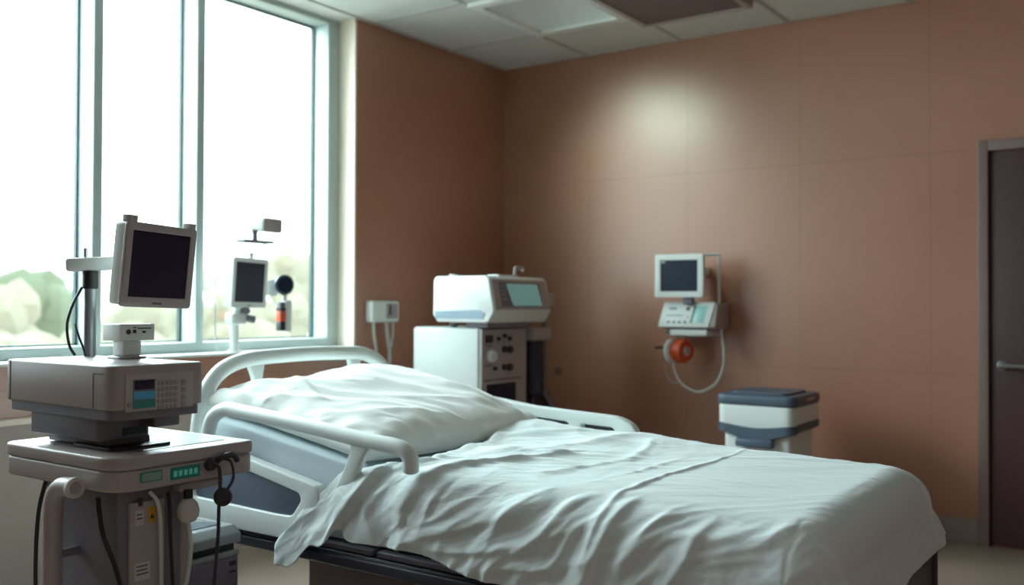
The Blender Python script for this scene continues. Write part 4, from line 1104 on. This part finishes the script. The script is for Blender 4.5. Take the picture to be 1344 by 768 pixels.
for k in range(n_):
    j = (k + 1) % n_
    bm.faces.new((lo_[k], lo_[j], hi_[j], hi_[k])); bm.faces.new((ilo[k], ilo[j], lo_[j], lo_[k])); bm.faces.new((hi_[k], hi_[j], ihi[j], ihi[k]))
bmesh.ops.recalc_face_normals(bm, faces=bm.faces)
f.build('band', M_slate, bn)
f = MB(); f.box((cx_ - .10, BY0 - .02, .530), (cx_ + .10, BY0 + .03, .575), .012); f.build('pedal_handle', M_slate, bn)
f = MB(); f.prism(rpoly([(BX0 - .008, BY0 - .008), (BX1 + .008, BY0 - .008), (BX1 + .008, BY1 + .008), (BX0 - .008, BY1 + .008)], .06, 8), 'z', .745, .80, .018, 4)
lid = f.build('lid', M_slate, bn)
f = MB(); f.prism(rpoly([(BX0 + .05, BY0 + .05), (BX1 - .05, BY0 + .05), (BX1 - .05, BY1 - .05), (BX0 + .05, BY1 - .05)], .05, 8), 'z', .798, .812, .006, 4); f.build('lid_recess', M_slate, lid)
f = MB(); f.box((BX1 + .006, BY0 + .17, .768), (BX1 + .012, BY0 + .30, .782), .003); f.build('lid_slot', M_greyw, lid)

# ------------------------------------------------------------------ light
W = bpy.data.worlds.new('world'); bpy.context.scene.world = W; W.use_nodes = True
nt = W.node_tree; bg = nt.nodes['Background']
tc = nt.nodes.new('ShaderNodeTexCoord'); sp_ = nt.nodes.new('ShaderNodeSeparateXYZ'); nt.links.new(tc.outputs['Generated'], sp_.inputs[0])
rp = nt.nodes.new('ShaderNodeValToRGB'); rp.color_ramp.elements[0].position = .45; rp.color_ramp.elements[1].position = .75
rp.color_ramp.elements[0].color = (.82, .97, 1, 1); rp.color_ramp.elements[1].color = (.80, .965, 1, 1)
nt.links.new(sp_.outputs['Z'], rp.inputs[0]); nt.links.new(rp.outputs[0], bg.inputs[0])
bg.inputs[1].default_value = 5.0
def area(name, loc, rot, sx, sy, power, col, spread=180):
    l = bpy.data.lights.new(name, 'AREA'); l.shape = 'RECTANGLE'; l.size = sx; l.size_y = sy; l.energy = power; l.color = col; l.spread = R(spread)
    o = bpy.data.objects.new(name, l); C.objects.link(o); o.location = loc; o.rotation_euler = rot; return o
# soft daylight entering through the glass
area('daylight', (-4.9, 2.5, 2.6), (0, R(-62), 0), 2.2, 3.0, 230, (.77, .94, 1.0), 130)
# added spot that strengthens the window's sheen on the back wall
l = bpy.data.lights.new('wall_sheen_spot', 'SPOT'); l.energy = 75; l.color = (.74, 1, .84); l.spot_size = R(62); l.spot_blend = 1; l.shadow_soft_size = .3
o = bpy.data.objects.new('wall_sheen_spot', l); C.objects.link(o); o.location = (-3.25, 4.35, 2.86)
o.rotation_euler = (Vector((-2.84, YB, 2.14)) - Vector(o.location)).to_track_quat('-Z', 'Y').to_euler()
# faint warm room fill from the ceiling behind the camera
area('room_fill', (.6, .3, 2.85), (0, 0, 0), 2.0, 2.0, 5.5, (1, .90, .90))

area('bounce_fill', (.9, -.8, .5), (R(62), 0, R(32)), 1.5, 1.5, 2, (1, .97, .95))

# ------------------------------------------------------------------ camera
cd = bpy.data.cameras.new('camera'); co = bpy.data.objects.new('camera', cd); C.objects.link(co)
co.location = (0, 0, 1.26)
co.rotation_euler = (R(90.777), R(0), R(35))
co.rotation_euler = (Matrix.Rotation(R(35), 3, 'Z') @ Matrix.Rotation(R(90.777), 3, 'X') @ Matrix.Rotation(R(.2), 3, 'Z')).to_euler()
cd.sensor_width = 36; cd.lens = 1253 / 1344 * 36; cd.clip_end = 300
cd.dof.use_dof = True; cd.dof.focus_distance = 2.75; cd.dof.aperture_fstop = 2.0
sc = bpy.context.scene; sc.camera = co
sc.view_settings.view_transform = 'Standard'; sc.view_settings.look = 'None'
sc.view_settings.exposure = .14; sc.view_settings.gamma = 1.05
sc.cycles.use_denoising = True
sc.cycles.max_bounces = 10; sc.cycles.diffuse_bounces = 6
sc.cycles.sample_clamp_indirect = 6
